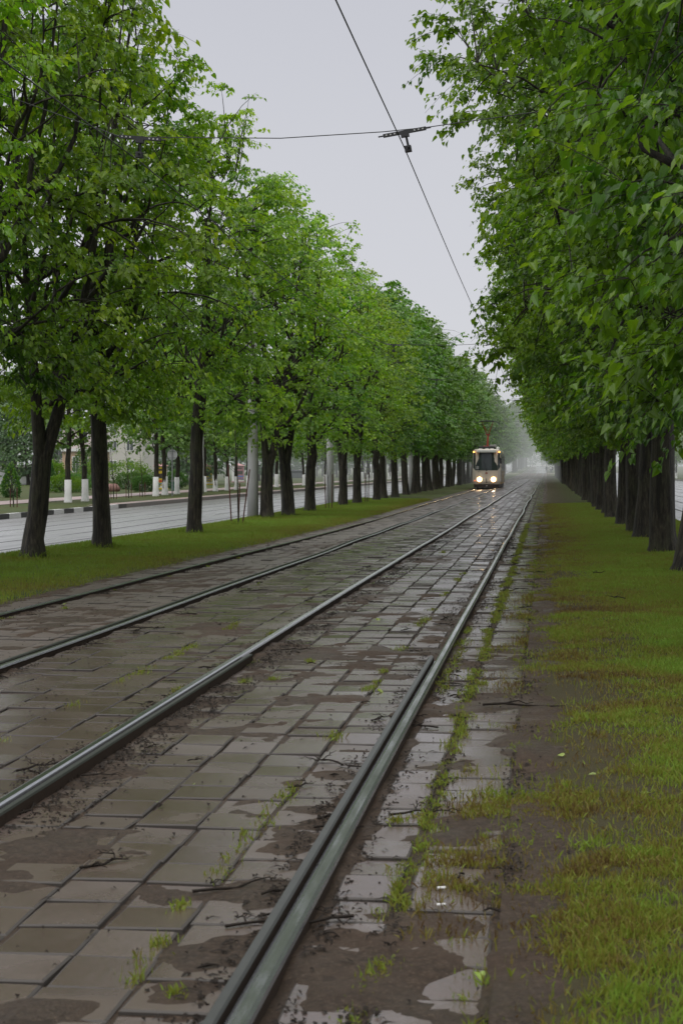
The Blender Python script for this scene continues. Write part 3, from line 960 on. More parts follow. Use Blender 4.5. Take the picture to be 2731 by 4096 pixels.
vRf = [make_tree(240 + i, H=12.2, R=2.85, h0=2.95, r0=.20, nclu=430, nleaf=28, lsize=.20, hi=False, m='leaf_r', prof=PR, spread=.46) for i in range(3)]
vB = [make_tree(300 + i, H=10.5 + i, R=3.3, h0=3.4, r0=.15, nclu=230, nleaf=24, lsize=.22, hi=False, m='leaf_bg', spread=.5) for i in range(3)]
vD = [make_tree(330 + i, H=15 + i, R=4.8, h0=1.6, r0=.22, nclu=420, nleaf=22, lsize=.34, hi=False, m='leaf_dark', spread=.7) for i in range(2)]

# left verge row
lab_left = {0: 'tree at the left edge of the row whose trunk stands outside the picture', }
left = [(-8.9, 19.6), (-8.85, 24.4), (-8.76, 29.2), (-8.59, 33.3), (-8.57, 42.1), (-9.1, 56.6), (-8.77, 59.3), (-8.88, 65.4), (-8.82, 75.8), (-8.71, 80.6), (-8.54, 88.0), (-8.76, 94.5), (-8.57, 99.4), (-8.67, 108.7)]
LL = ['leafy linden at the far left whose limb leans in over the verge', 'leafy linden at the left edge standing just ahead of the forked one', 'linden with a thick forked leaning trunk on the left verge, nearest to the road',
      'linden with a straight bare dark trunk, second of the left row', 'linden with slim straight trunk standing left of the tall concrete pole', 'forked linden with a V shaped trunk just right of the big concrete pole',
      'linden with a leaning trunk right behind the V forked one', 'linden in front of the second concrete pole on the left verge', 'linden just past the second staked sapling on the left verge']
y = 108.7
while y < 352:
    y += random.uniform(4.6, 6.6); left.append((-8.65 + random.gauss(0, .12), y))
for i, (x, y) in enumerate(left):
    if y < 56: v = vL[(0, 2, 2, 1, 3)[i]]
    elif y < 90: v = vLm[i % 3]
    else: v = vLf[i % 3]
    lab = LL[i] if i < len(LL) else 'dark trunked linden in the dense receding row on the left verge'
    rz = {1: -.3, 2: 0.1, 5: .2}.get(i)
    put_tree(v, x, y, lab, 'lindens of the left verge row', rz, random.uniform(.88, 1.1) if i != 2 else 1.0, tilt=(0, .06) if i == 2 else (random.gauss(0, .022), random.gauss(0, .022)))
# trees in the gap carry the canopy on between the third trunk and the pole
# right verge row
def prune_near(c, rr):
    return c[0] > -2.15 + abs(rr.normal(0, .15))


vNear = make_tree(260, H=11.0, R=2.5, h0=2.15, r0=.18, nclu=480, nleaf=78, lsize=.086, m='leaf_r', prof=([0, .1, .35, .6, .82, 1], [.75, 1, 1.0, .95, .68, .12]), prune=lambda c, rr: c[0] > -1.75 + abs(rr.normal(0, .2)))
vNear2 = make_tree(262, H=12.0, R=2.9, h0=2.35, r0=.18, nclu=540, nleaf=84, lsize=.086, m='leaf_r', prof=PR, prune=lambda c, rr: c[0] > -2.35 + abs(rr.normal(0, .2)))
vNear3 = make_tree(264, H=12.0, R=3.3, h0=2.9, r0=.165, nclu=520, nleaf=84, lsize=.086, m='leaf_r', prof=PR, prune=lambda c, rr: c[0] > -2.9 + abs(rr.normal(0, .25)))
right = [(2.1, 12.4), (1.95, 18.2), (1.86, 23.6), (1.90, 29.0), (1.92, 35.0), (1.88, 37.9), (1.85, 43.1), (1.79, 48.9), (1.83, 53.6), (1.79, 58.3)]
RL = ['linden with the largest leaves hanging low over the right verge', 'linden just out of sight whose crown overhangs the right verge', 'linden with leaning trunk cut by the right edge of the picture',
      'linden with the thick dark straight trunk on the right verge', 'linden with a broad trunk flaring at the base, third from the right', 'linden half hidden directly behind the broad flaring trunk',
      'knotty burred trunk linden standing apart in the right row', 'linden just left of and behind the knotty trunk']
y = 58.3
while y < 336:
    y += random.uniform(4.4, 6.0); right.append((1.82 + random.gauss(0, .08), y))
for i, (x, y) in enumerate(right):
    if i == 0: v, rz, s = vNear, 0, 1
    elif i == 1: v, rz, s = vNear2, 0, 1
    elif i == 2: v, rz, s = vNear3, 0, 1
    elif y < 75: v, rz, s = vR[i % 3], None, (random.uniform(1.06, 1.1) if y < 36 else random.uniform(.88, .94))
    else: v, rz, s = vRf[i % 3], None, random.uniform(.94, 1.06)
    lab = RL[i] if i < len(RL) else 'dark trunked linden in the tight receding row on the right verge'
    put_tree(v, x, y, lab, 'lindens of the right verge row', rz, s, tilt=(0, .12) if i == 2 else (0, 0))

# far side of the left road: white washed trunks
wt = [(-23.14, 83.1), (-23.2, 86.5), (-23.3, 103.1), (-23.6, 107.0), (-23.7, 111.0), (-23.9, 121.0), (-24.0, 125.8), (-23.9, 130.0), (-24.0, 134.5), (-24.0, 140)]
y = 140
while y < 420:
    y += random.uniform(5.5, 9); wt.append((-23.8 + random.gauss(0, .2), y))
for i, (x, y) in enumerate(wt):
    put_tree(vB[i % 3], x, y, 'park tree with a white limewashed trunk base across the left road', 'limewashed trees across the left road', None, random.uniform(.8, 1.0), 'park_tree', True)
# park behind
pk = random.Random(5)
for i in range(78):
    Y = pk.uniform(120, 430); X = -pk.uniform(31, 75) * (1 if Y > 200 else .9)
    if -62 < X < -48 and 190 < Y < 245: continue
    if X / Y < -.28: continue
    dk = pk.random() < .22
    if X / Y < -.235 and Y < 215: continue
    put_tree((vD if dk else vB)[i % 2], X, Y, 'dark dense park tree in the mist behind the footpath' if dk else 'pale green park tree in the mist behind the footpath', 'trees of the park beyond the left road', None, pk.uniform(.8, 1.15), 'park_tree')
for x, y in ((-66, 205), (-70, 213), (-52, 172), (-56, 180)):
    put_tree(vD[int(y) % 2], x, y, 'dark drooping tree left of the pink building' if x < -60 else 'dark dense tree in front of the pale annex', 'dark trees by the buildings', None, .8, 'park_tree')
# right side beyond the right road
for i in range(26):
    Y = pk.uniform(235, 440) if i > 14 else 240 + i * 12; X = 20.5 + (pk.uniform(4, 22) if i > 14 else pk.gauss(0, .3))
    put_tree(vB[i % 3], X, Y, 'white based park tree across the right road' if i <= 14 else 'pale misty tree behind the right road', 'trees across the right road', None, pk.uniform(.85, 1.1), 'park_tree', i <= 14)
# misty tall trees beyond the stop
for i in range(17):
    Y = 446 + i * 16; put_tree(vLf[i % 3], -8.6 + pk.gauss(0, .4), Y, 'tall grey misty tree beyond the tram stop on the left', 'misty trees beyond the stop', None, (1.42, 1.42, 1.5), 'roadside_tree')
for i in range(12):
    Y = 430 + i * 22; put_tree(vRf[i % 3], 4.6 + pk.gauss(0, .4), Y, 'misty tree beyond the stop on the right', 'misty trees beyond the stop on the right', None, 1.1, 'roadside_tree')
for i in range(34):
    put_tree(vD[i % 2], -150 + i * 7.2 + pk.gauss(0, 2), 770 + pk.uniform(0, 80), 'pale grey green tree at the misty far end', 'trees closing the far end of the line', None, pk.uniform(.8, 1.05), 'distant_tree')
print('trees', TREE_N)

# ------------------------------------------------------------------ saplings with stakes
def sapling(x, y, label, h=4.2, stakes=((-.22, .05, 1.5, .0), (.16, .1, 1.7, .12)), thin=.018, white=False, tuft=False):
    z = float(zground(x, y))
    r = empty('staked_sapling', (x, y, z)); rr = random.Random(int(x * 100 + y))
    mb = MB()
    top = (rr.uniform(-.4, -.15), 0, h)
    P = [(0, 0, -.05), (-.03, 0, h * .3), (-.10, 0, h * .6), top]
    mb.tube(P, [thin, thin * .8, thin * .5, .004], 6)
    for k in range(14):
        t = rr.uniform(.3, .95); zz = h * t; xx = np.interp(zz, [p[2] for p in P], [p[0] for p in P]); az = rr.random() * 6.28; L = rr.uniform(.3, .75) * (1.2 - t)
        mb.tube([(xx, 0, zz), (xx + math.cos(az) * L * .5, math.sin(az) * L * .5, zz + L * .45), (xx + math.cos(az) * L, math.sin(az) * L, zz + L * .75)], [.007, .005, .002], 4)
    mb.build('trunk', M['bark'], r)
    for (dx_, dy_, hh, ln) in stakes:
        m2 = MB(); m2.tube([(dx_, dy_, -.05), (dx_ + ln, dy_, hh)], [.022, .020], 6); m2.build('stake', M['white'] if white else M['stake'], r)
    # few small leaves
    n = 60 if not tuft else 500
    a = np.random.default_rng(int(y * 10)); zz = h * a.uniform(.4, 1, n)
    P = np.stack([np.interp(zz, [0, h], [0, top[0]]) + a.normal(0, .22, n), a.normal(0, .22, n), zz], -1)
    link(bpy.data.objects.new('crown', leaves_mesh('crown', P, a.normal(0, 1, (n, 3)), a.normal(0, .4, (n, 3)) + [0, 0, 1], np.full(n, .06), a.random(n), M['leaf_l'], False)), r)
    tag(r, label, 'sapling', 'staked young saplings')
    return r


sapling(-8.79, 49.6, 'bare young sapling tied to brown stakes left of the big concrete pole', 4.6, ((-.20, .0, 1.75, -.10), (.10, .05, 1.6, .22), (-.02, .1, 1.2, .04)), .024)
sapling(-8.64, 69.4, 'small sapling with two dark stakes beside the second concrete pole', 3.6, ((-.12, 0, 1.35, -.05), (.12, 0, 1.4, .03)))
sapling(-8.44, 82.4, 'thin sapling with a single dark stake farther along the left verge', 3.8, ((-.08, 0, 1.4, 0), (.07, 0, 1.45, .02)))
for i, (sx, sy) in enumerate(((455, 1997), (515, 1992), (570, 1988), (55, 2028))):
    p = gp(sx, sy)
    sapling(p[0], p[1], ('thin staked sapling left of the other two across the left road', 'thin staked sapling between two others across the left road', 'staked sapling nearest the round sign across the left road', 'small bushy evergreen with stakes at the far left roadside')[i],
            3.4 if i < 3 else 2.0, ((-.15, 0, .8, 0), (.15, 0, .85, 0)), .03)

# ------------------------------------------------------------------ poles and overhead wires
def pole(x, y, label, h=9.9, r0=.18, name='concrete_pole'):
    z = float(zground(x, y))
    r = empty(name, (x, y, z))
    mb = MB(); mb.tube([(0, 0, -.1), (0, 0, 3), (0, 0, h)], [r0, r0 * .88, r0 * .62], 20); mb.build('shaft', M['concrete'], r, True)
    m2 = MB(); m2.tube([(0, 0, h), (0, 0, h + .12)], [r0 * .75, r0 * .7], 16); m2.box((-.1, -.12, h + .12), (.1, .12, h + .42)); m2.build('cap', M['steel'], r)
    m3 = MB(); m3.tube([(0, 0, 7.05), (0, 0, 7.2)], [r0 * .84, r0 * .84], 16); m3.build('clamp', M['steel'], r)
    tag(r, label, 'pole', 'concrete poles carrying the overhead wires')
    return r


SP = [21.0, 56.6, 78.8, 103, 124]
yy = 124
while yy < 380: yy += 23.5; SP.append(yy)
PX = -9.55
plab = {56.6: 'thick pale concrete pole rising behind the staked sapling', 78.8: 'second pale concrete pole seen between the linden trunks'}
for y in SP:
    pole(PX if y != 78.8 else -9.75, y, plab.get(y, 'pale concrete overhead line pole farther down the left row'), r0=.185)
lp = pole(-22.4, 112.6, 'tall pale lamp pole across the left road beyond the round sign', 10.5, .17, 'lamp_pole')
mb = MB(); mb.tube([(0, 0, 10.4), (.6, 0, 10.9), (1.8, 0, 11.1)], .04, 8); mb.build('arm', M['steel'], lp)
mb = MB(); mb.box((1.7, -.15, 10.98), (2.4, .15, 11.12)); mb.build('lamp_head', M['steel'], lp, bevel=.03)
for y in (56.6, 103, 147.5, 194.5): pole(19.2, y, 'pale concrete overhead line pole across the right road', r0=.17)
# portal poles at the far end
for i, x in enumerate((-16.5, -13.8, -11.2, -9.6, -5.6, -1.6, 3.2)):
    pole(x, 690 + i * 3, 'slim white pole in the mist at the far end', 7.5 - (i % 2), .2, 'portal_pole')

WZ = 5.25
for (x, lab) in ((-1.70, 'black overhead contact wire above the nearer track'), (-4.93, 'black overhead contact wire above the farther track')):
    mb = MB(); P = []
    for i in range(len(SP)):
        a = SP[i - 1] if i else -12; b = SP[i]
        for k in range(6):
            t = k / 6; P.append((x + (.12 if i % 2 else -.02) * math.sin(0) , a + (b - a) * t, WZ - .10 * math.sin(math.pi * t) + float(g(x, a + (b - a) * t))))
    P.append((x, SP[-1], WZ)); P.append((x, 690, WZ + 2.2))
    mb.tube(P, .0075, 6); tag(mb.build('contact_wire', M['wire']), lab, 'wire', 'contact wires')
for i, y in enumerate(SP):
    zg = float(g(-1.7, y)); z1 = WZ + .20 + zg
    mb = MB(); mb.tube([(PX, y, 7.1 + zg), (-7.3, y, 6.25 + zg), (-5.2, y, z1 + .02), (-4.93, y, z1), (-3.2, y, z1 - .05), (-1.95, y, z1 + .0), (-1.45, y, z1 + .04), (1.2, y, z1 + .35), (8, y, 6.9 + zg), (19.2, y, 8.2 + zg)], .006 if y < 30 else .008, 5)
    tag(mb.build('span_wire', M['wire']), 'thin cross wire with dark hangers spanning over the front of both tracks' if i == 0 else 'thin cross wire spanning the tracks farther down the line', 'wire', 'cross span wires')
    for x, tl in ((-4.93, -.10), (-1.70, .16)):
        r = empty('wire_hanger', (x, y, z1 - .01)); r.rotation_euler = (0, -tl, 0)
        m1 = MB()
        m1.box((-.26, -.02, -.02), (.26, .02, .02)); m1.tube([(-.26, 0, 0), (-.32, 0, 0)], .009, 6); m1.tube([(.26, 0, 0), (.32, 0, 0)], .009, 6)
        m1.build('insulator_bar', M['black'], r)
        if y < 60:
            m1 = MB()
            for k in (-.22, -.17, -.12, .12, .17, .22):
                m1.box((k - .009, -.024, -.008), (k + .009, .024, .008))
            m1.build('bolt_row', M['concrete'], r)
        m1 = MB(); m1.box((-.05, -.03, -.06), (.05, .03, -.018)); m1.tube([(.01, 0, -.05), (.02, 0, -.21)], .016, 6); m1.box((-.03, -.05, -.24), (.05, .05, -.17)); m1.tube([(.02, -.14, -.20), (.02, .14, -.20)], .013, 6)
        m1.build('clamp', M['black'], r)
        nm = 'right' if x > -3 else 'left'
        tag(r, ('dark insulator bar clamping the contact wire against the open sky' if x > -3 else 'dark insulator bar on the left wire in front of the foliage') if i == 0 else 'small dark insulator bar on a distant cross wire', 'wire hanger', 'insulator bars on the cross wires')

# ------------------------------------------------------------------ tram
def tram():
    Xc, Yf = -4.63, 136.0
    z0 = float(g(Xc, Yf)) + .06
    r = empty('tram', (Xc, Yf, z0)); r.rotation_euler = (0, 0, .003)
    white = simple('tram_white', (.60, .53, .45), .3, 0, .08, 3); yel = simple('tram_yellow', (.55, .30, .05), .35, 0, .15, 3)
    grey = simple('tram_grey', (.30, .29, .28), .4, 0, .15, 3); red = simple('pantograph_red', (.35, .035, .025), .5, 0, .2, 5); skirt = simple('tram_skirt', (.03, .02, .016), .6)
    W, Wf = 1.12, 1.0; L = 13.0
    # horizontal outlines; front at y=0, body runs to +y
    def ring(z, w, wf, yf):
        return [(-w, L, z), (-w, 1.1, z), (-(w + wf) / 2 - .02, .35 + yf, z), (-wf * .86, .06 + yf, z), (-wf * .4, yf, z), (wf * .4, yf, z), (wf * .86, .06 + yf, z), ((w + wf) / 2 + .02, .35 + yf, z), (w, 1.1, z), (w, L, z)]
    rings = [ring(.34, W * .96, Wf * .97, .10), ring(.55, W, Wf, .03), ring(1.4, W, Wf, .0), ring(2.78, W * .97, Wf * .95, .22), ring(2.98, W * .94, Wf * .92, .26), ring(3.07, W * .82, Wf * .8, .42)]
    V = []; Fs = []; mi = []
    n = 10
    for q in rings: V += q
    for a in range(len(rings) - 1):
        for k in range(n):
            k2 = (k + 1) % n
            Fs.append((a * n + k, a * n + k2, (a + 1) * n + k2, (a + 1) * n + k))
            m_ = 0
            if a <= 1 and k in (0, 1, 7, 8): m_ = 1
            if k in (7,) and a == 1: m_ = 2
            if k in (0, 8) and a == 2: m_ = 2
            mi.append(m_)
    Fs.append(tuple(range(n))[::-1]); mi.append(0); Fs.append(tuple((len(rings) - 1) * n + k for k in range(n))); mi.append(0)
    me = bpy.data.meshes.new('body'); me.from_pydata(V, [], Fs)
    for m_ in (white, yel, grey): me.materials.append(m_)
    me.polygons.foreach_set('material_index', mi)
    link(bpy.data.objects.new('body', me), r)
    # windscreen: bent glass following the front, 3 panes
    def fy(x, z):
        wf = np.interp(z, [1.4, 2.78], [Wf, Wf * .95]); yo = np.interp(z, [1.4, 2.78], [0, .22])
        pts = [(-1.2, .9), (-(W + wf) / 2 - .02, .35), (-wf * .86, .06), (-wf * .4, 0), (wf * .4, 0), (wf * .86, .06), ((W + wf) / 2 + .02, .35), (1.2, .9)]
        return float(np.interp(x, [p[0] for p in pts], [p[1] for p in pts])) + yo
    glass = simple('dark_windscreen', (.035, .045, .044), .10, 0, .3, 2); M['tglass'] = glass
    m1 = MB(); xs_ = [-.86, -.4, 0, .4, .86]; zs = [1.42, 1.9, 2.35, 2.79]
    for i in range(4):
        for j in range(3):
            q = [(xs_[i], zs[j]), (xs_[i + 1], zs[j]), (xs_[i + 1], zs[j + 1]), (xs_[i], zs[j + 1])]
            m1.add([(x, fy(x, z) - .015, z) for x, z in q], [(0, 1, 2, 3)])
    m1.build('windscreen', glass, r)
    for s, zb in ((1, 1.55), (-1, 1.5)):
        m1 = MB(); q = [(s * .875, 1.43), (s * 1.05, zb + .12), (s * 1.02, 2.76), (s * .875, 2.79)]
        m1.add([(x, fy(x, z) - .016, z) for x, z in q], [(0, 1, 2, 3)]); m1.build('corner_window', glass, r)
    # centre reveal stripe behind glass and wipers
    m1 = MB(); m1.tube([(0, fy(0, 1.45) - .05, 1.42), (-.22, fy(-.22, 2.1) - .05, 2.15)], .014, 5); m1.build('wiper', M['black'], r)
    # roof sign board above the windscreen
    m1 = MB(); m1.box((-.74, -.02, 2.80), (.74, .26, 3.0)); m1.build('destination_board', simple('board_white', (.66, .66, .62), .4), r, bevel=.03)
    # headlights
    lens = simple('lit_headlight', (1, .9, .7), .3, emis=(1, .82, .55), estr=20)
    halo = simple('headlight_glow', (.8, .55, .3), .3, emis=(1, .58, .25), estr=3.5)  # emissive disc imitating the warm glow that spreads around each lamp
    bez_ = simple('chrome_bezel', (.5, .45, .4), .25, .8)
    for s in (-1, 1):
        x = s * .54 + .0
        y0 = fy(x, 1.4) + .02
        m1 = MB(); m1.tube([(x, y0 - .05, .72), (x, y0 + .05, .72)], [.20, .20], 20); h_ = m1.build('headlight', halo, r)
        m1 = MB(); m1.tube([(x, y0 - .10, .72), (x, y0 - .052, .72)], [.12, .15], 20); m1.build('lens', lens, h_)
    for s in (-1, 1):
        ld = bpy.data.lights.new('headlamp', 'SPOT'); ld.energy = 90; ld.color = (1, .62, .30); ld.spot_size = math.radians(70); ld.spot_blend = .6; ld.shadow_soft_size = .12
        lo = bpy.data.objects.new('headlamp', ld); link(lo, r); lo.location = (s * .54, -.25, .72); lo.rotation_euler = (math.radians(86), 0, math.radians(180))
    amb = simple('amber_lamp', (1, .45, .1), .3, emis=(1, .42, .08), estr=5)
    for s in (-1, 1):
        m1 = MB(); m1.box((s * .98 - .06, .12, 2.80), (s * .98 + .06, .22, 2.90)); m1.build('marker_lamp', amb, r, bevel=.015)
    m1 = MB(); m1.tube([(-.93, .05, .62), (-.93, .2, .62)], .035, 8); m1.build('turn_signal', simple('red_orange_lamp', (1, .2, .05), .3, emis=(1, .18, .05), estr=2), r)
    # skirt, coupler, wheels
    m1 = MB(); m1.prism([(-.98, .3), (-.4, .06), (.4, .06), (.98, .3), (1.05, L), (-1.05, L)], .08, .36, 'z'); m1.build('skirt', skirt, r)
    m1 = MB(); m1.tube([(0, .02, .52), (0, -.1, .50)], .05, 8); m1.tube([(0, -.1, .50), (0, -.1, .62), (0, 0, .80)], .02, 6); m1.build('coupler', skirt, r)
    m1 = MB(); m1.tube([(-.03, .02, .22), (.06, .02, .22)], .03, 6); m1.build('tow_eye', M['white'], r)
    for yy_ in (2.6, 4.4, 9.2, 11.0):
        for s in (-1, 1):
            m1 = MB(); m1.tube([(s * .76, yy_, .27), (s * .84, yy_, .27)], .30, 20); m1.build('wheel', M['rail_dark'], r)
    # side windows and doors
    for s in (-1, 1):
        for k in range(6):
            y0 = 1.35 + k * 1.9
            m1 = MB(); xs2 = s * (W * .985 + .012); m1.box((xs2 - .01, y0, 1.5), (xs2 + .01, y0 + 1.55, 2.6)); m1.build('window', glass, r)
    for y0 in (1.45, 5.7, 10.2):
        m1 = MB(); m1.box((W + .004, y0 + .15, .45), (W + .035, y0 + 1.3, 2.6)); d = m1.build('door', grey, r)
        m1 = MB(); m1.box((W + .032, y0 + .25, 1.2), (W + .045, y0 + .68, 2.45)); m1.box((W + .032, y0 + .76, 1.2), (W + .045, y0 + 1.2, 2.45)); m1.build('door_glass', glass, d)
    m1 = MB(); m1.tube([(.95, .25, 2.45), (1.13, -.05, 2.35)], .015, 6); m1.box((1.04, -.08, 1.95), (1.16, -.03, 2.35)); m1.build('mirror', M['black'], r)
    # roof equipment
    m1 = MB(); m1.box((-.62, 1.2, 3.08), (.62, 3.4, 3.30)); m1.build('resistor_box', M['black'], r, bevel=.02)
    m1 = MB()
    for x in (-.5, 0, .38): m1.box((x - .14, 1.1, 3.07), (x + .14, 1.18, 3.14))
    m1.build('insulator', M['white'], r)
    m1 = MB(); m1.box((.2, 1.3, 3.25), (.72, 2.2, 3.42)); m1.build('roof_box', grey, r, bevel=.02)
    m1 = MB(); m1.box((.74, 1.0, 3.0), (.98, 2.0, 3.26)); m1.build('air_intake', M['white'], r, bevel=.08)
    # pantograph
    p = MB(); p.tube([(-.35, 3.0, 3.32), (.35, 3.0, 3.32)], .04, 6); p.tube([(-.02, 3.1, 3.3), (.02, 3.3, 4.28)], [.075, .06], 10); p.box((-.16, 3.2, 4.22), (.16, 3.4, 4.30))
    pg = p.build('pantograph', red, r)
    p = MB()
    for s in (-1, 1):
        p.tube([(s * .10, 3.3, 4.27), (s * .44, 2.6, 5.28)], .026, 6); p.tube([(s * .06, 3.3, 4.3), (s * .42, 2.75, 5.22)], .014, 5)
    p.tube([(-.1, 3.3, 4.3), (.34, 2.75, 4.95)], .013, 5); p.tube([(-.36, 2.7, 5.05), (.1, 3.3, 4.3)], .013, 5)
    p.build('arm', simple('pantograph_orange', (.32, .075, .03), .5), pg)
    p = MB(); p.tube([(-.98, 2.6, 4.98), (-.86, 2.6, 5.18), (-.55, 2.6, 5.30), (0, 2.6, 5.36), (.55, 2.6, 5.30), (.86, 2.6, 5.18), (.98, 2.6, 4.98)], [.012, .016, .026, .026, .026, .016, .012], 6); p.tube([(-.5, 2.6, 5.27), (.5, 2.6, 5.27)], .02, 6)
    p.build('contact_strip', M['black'], pg)
    # writing
    def text(s, x, z, size, m_, y, name):
        cu = bpy.data.curves.new(name, 'FONT'); cu.body = s; cu.size = size; cu.extrude = .003; cu.align_x = 'CENTER'
        cu.materials.append(m_)
        tmp = bpy.data.objects.new(name + '_tmp', cu); me_ = bpy.data.meshes.new_from_object(tmp); bpy.data.objects.remove(tmp)
        o = bpy.data.objects.new(name, me_); link(o, r); o.location = (x, y, z); o.rotation_euler = (math.radians(90), 0, 0)
    plate = MB(); plate.box((-.79, fy(-.7, 1.5) - .035, 1.50), (-.60, fy(-.7, 1.5) - .022, 1.74)); plate.build('route_plate', simple('plate', (.35, .35, .34), .5), r)
    text('3', -.695, 1.535, .24, M['black'], fy(-.7, 1.5) - .04, 'route_number')
    text('611', -.55, 1.27, .17, simple('number_blue', (.06, .07, .10), .5), fy(-.55, 1.3) - .02, 'fleet_number')
    em = MB(); em.prism([(-.10, 1.16), (.10, 1.16), (.10, 1.24), (.05, 1.24), (.03, 1.28), (-.03, 1.28), (-.05, 1.24), (-.10, 1.24)], -.02, -.008); em.build('emblem', simple('emblem_red', (.30, .06, .03), .5), r)
    em = MB(); em.tube([(0, -.03, 1.42), (0, 0, 1.42)], .05, 10); em.build('wiper_hub', M['black'], r)
    tag(r, 'white and orange tram number 611 with lit headlights and red pantograph', 'tram')


tram()

# ------------------------------------------------------------------ people (skinned figures)
def person(x, y, h, rz, cloth, legs, label, z=None, sit=False, hair=(.03, .02, .015), bag=False):
    k = h / 1.75
    zg = float(g(x, y)) + .06 if z is None else z
    J = {'pelvis': (0, 0, .93), 'chest': (0, 0, 1.28), 'neck': (0, 0, 1.48), 'head': (0, -.02, 1.64), 'top': (0, -.02, 1.72)}
    E = [('pelvis', 'chest'), ('chest', 'neck'), ('neck', 'head'), ('head', 'top')]
    Rr = {'pelvis': .15, 'chest': .17, 'neck': .06, 'head': .10, 'top': .06}
    for s, n in ((-1, 'l'), (1, 'r')):
        J.update({n + 'sh': (s * .19, 0, 1.42), n + 'el': (s * .25, .03, 1.13), n + 'wr': (s * .22, -.06, .88), n + 'hd': (s * .21, -.09, .78), n + 'hip': (s * .10, 0, .88), n + 'kn': (s * .11, -.02, .48), n + 'an': (s * .12, .02, .08), n + 'to': (s * .13, -.13, .03)})
        E += [('chest', n + 'sh'), (n + 'sh', n + 'el'), (n + 'el', n + 'wr'), (n + 'wr', n + 'hd'), ('pelvis', n + 'hip'), (n + 'hip', n + 'kn'), (n + 'kn', n + 'an'), (n + 'an', n + 'to')]
        Rr.update({n + 'sh': .07, n + 'el': .05, n + 'wr': .035, n + 'hd': .03, n + 'hip': .10, n + 'kn': .065, n + 'an': .045, n + 'to': .035})
    names = list(J); me = bpy.data.meshes.new('person')
    me.from_pydata([tuple(c * k for c in J[n]) for n in names], [(names.index(a), names.index(b)) for a, b in E], [])
    o = bpy.data.objects.new('person', me); link(o)
    sk = o.modifiers.new('s', 'SKIN'); o.modifiers.new('u', 'SUBSURF').levels = 1
    for i, n in enumerate(names):
        v = me.skin_vertices[0].data[i]; v.radius = (Rr[n] * k, Rr[n] * k * .8); v.use_root = n == 'pelvis'
    m, nt, out = mat('person_clothes'); t = NT(nt)
    tc = t.n('TexCoord'); sx = t.n('SeparateXYZ'); t.l(tc.outputs['Object'], sx.inputs[0])
    mr = t.n('MapRange'); t.l(sx.outputs[2], mr.inputs[0]); mr.inputs[1].default_value = 0; mr.inputs[2].default_value = 1.8 * k
    c = t.ramp(mr.outputs[0], [(0, (.015, .013, .012)), (.05, legs), (.51, legs), (.52, cloth), (.82, cloth), (.83, (.35, .2, .14))]); nt.nodes[-1].color_ramp.interpolation = 'CONSTANT'
    t.princ(out, c, .8); me.materials.append(m)
    o.location = (x, y, zg); o.rotation_euler = (0, 0, rz)
    mb = MB(); mb.tube([(0, .0, 1.62 * k), (0, .02, 1.70 * k), (0, .0, 1.76 * k)], [.10 * k, .105 * k, .05 * k], 10); mb.build('hair', simple('hair', hair, .7), o, True)
    tag(o, label, 'person')
    if bag:
        mb = MB(); mb.prism([(.22, .45), (.42, .45), (.40, .75), (.24, .75)], -.06, .06); b = mb.build('bag', M['black'], None, bevel=.02)
        b.location = (x + .05, y - .05, zg); tag(b, 'dark bag held by the person waiting behind the tram', 'bag')
    return o


person(-.05, 424, 1.72, 2.9, (.03, .04, .035), (.02, .025, .03), 'person in dark jacket standing apart at the right end of the stop')
person(.95, 415, 1.68, 3.3, (.45, .45, .47), (.03, .04, .07), 'person in pale top and dark trousers at the stop by the tree row')
person(1.3, 417, 1.75, 2.8, (.02, .02, .025), (.02, .02, .025), 'person in black beside the one in the pale top')
person(-9.6, 410, 1.7, .4, (.20, .06, .04), (.03, .02, .02), 'person in reddish jacket waiting behind the tram on the left', bag=True)
person(-25.6, 192, 1.6, 1.6, (.45, .02, .03), (.04, .04, .06), 'person in red walking on the far footpath seen beside the second pole', z=float(g(-25, 192)) + .03)
person(-25.4, 238, 1.6, 1.6, (.45, .02, .05), (.3, .02, .03), 'person all in red farther along the far footpath', z=float(g(-25, 238)) + .03)

# ------------------------------------------------------------------ street furniture across the left road
p = gp(689, 1985)
r = empty('round_sign', (p[0], p[1], float(zground(p[0], p[1]))))
mb = MB(); mb.tube([(0, 0, -.1), (0, 0, 2.85)], .035, 8); mb.build('post', M['steel'], r)
mb = MB(); mb.tube([(0, .04, 2.48), (0, .055, 2.48)], .31, 28); sp = mb.build('disc', simple('sign_back_grey', (.42, .43, .44), .45, .2, .05), r)
mb = MB(); mb.box((-.2, .02, 2.66), (.2, .038, 2.70)); mb.box((-.2, .02, 2.27), (.2, .038, 2.31)); mb.build('bracket', M['steel'], r)
tag(r, 'back of a round grey road sign on a thin post', 'road sign')
p = gp(700, 1976)
r = empty('litter_bin', (p[0], p[1], float(g(p[0], p[1]))))
gr = simple('bin_green', (.012, .12, .06), .4)
mb = MB(); mb.prism([(-.22, .18), (.22, .18), (.24, .80), (-.24, .80)], -.18, .18); mb.build('bucket', gr, r, bevel=.02)
mb = MB(); mb.box((-.04, -.05, 0), (.04, .05, .18)); mb.build('stand', M['black'], r)
mb = MB(); mb.box((-.28, -.22, .84), (.28, .22, .88)); mb.build('lid', M['steel'], r)
tag(r, 'small green litter bin by the footpath next to the round sign', 'litter bin')


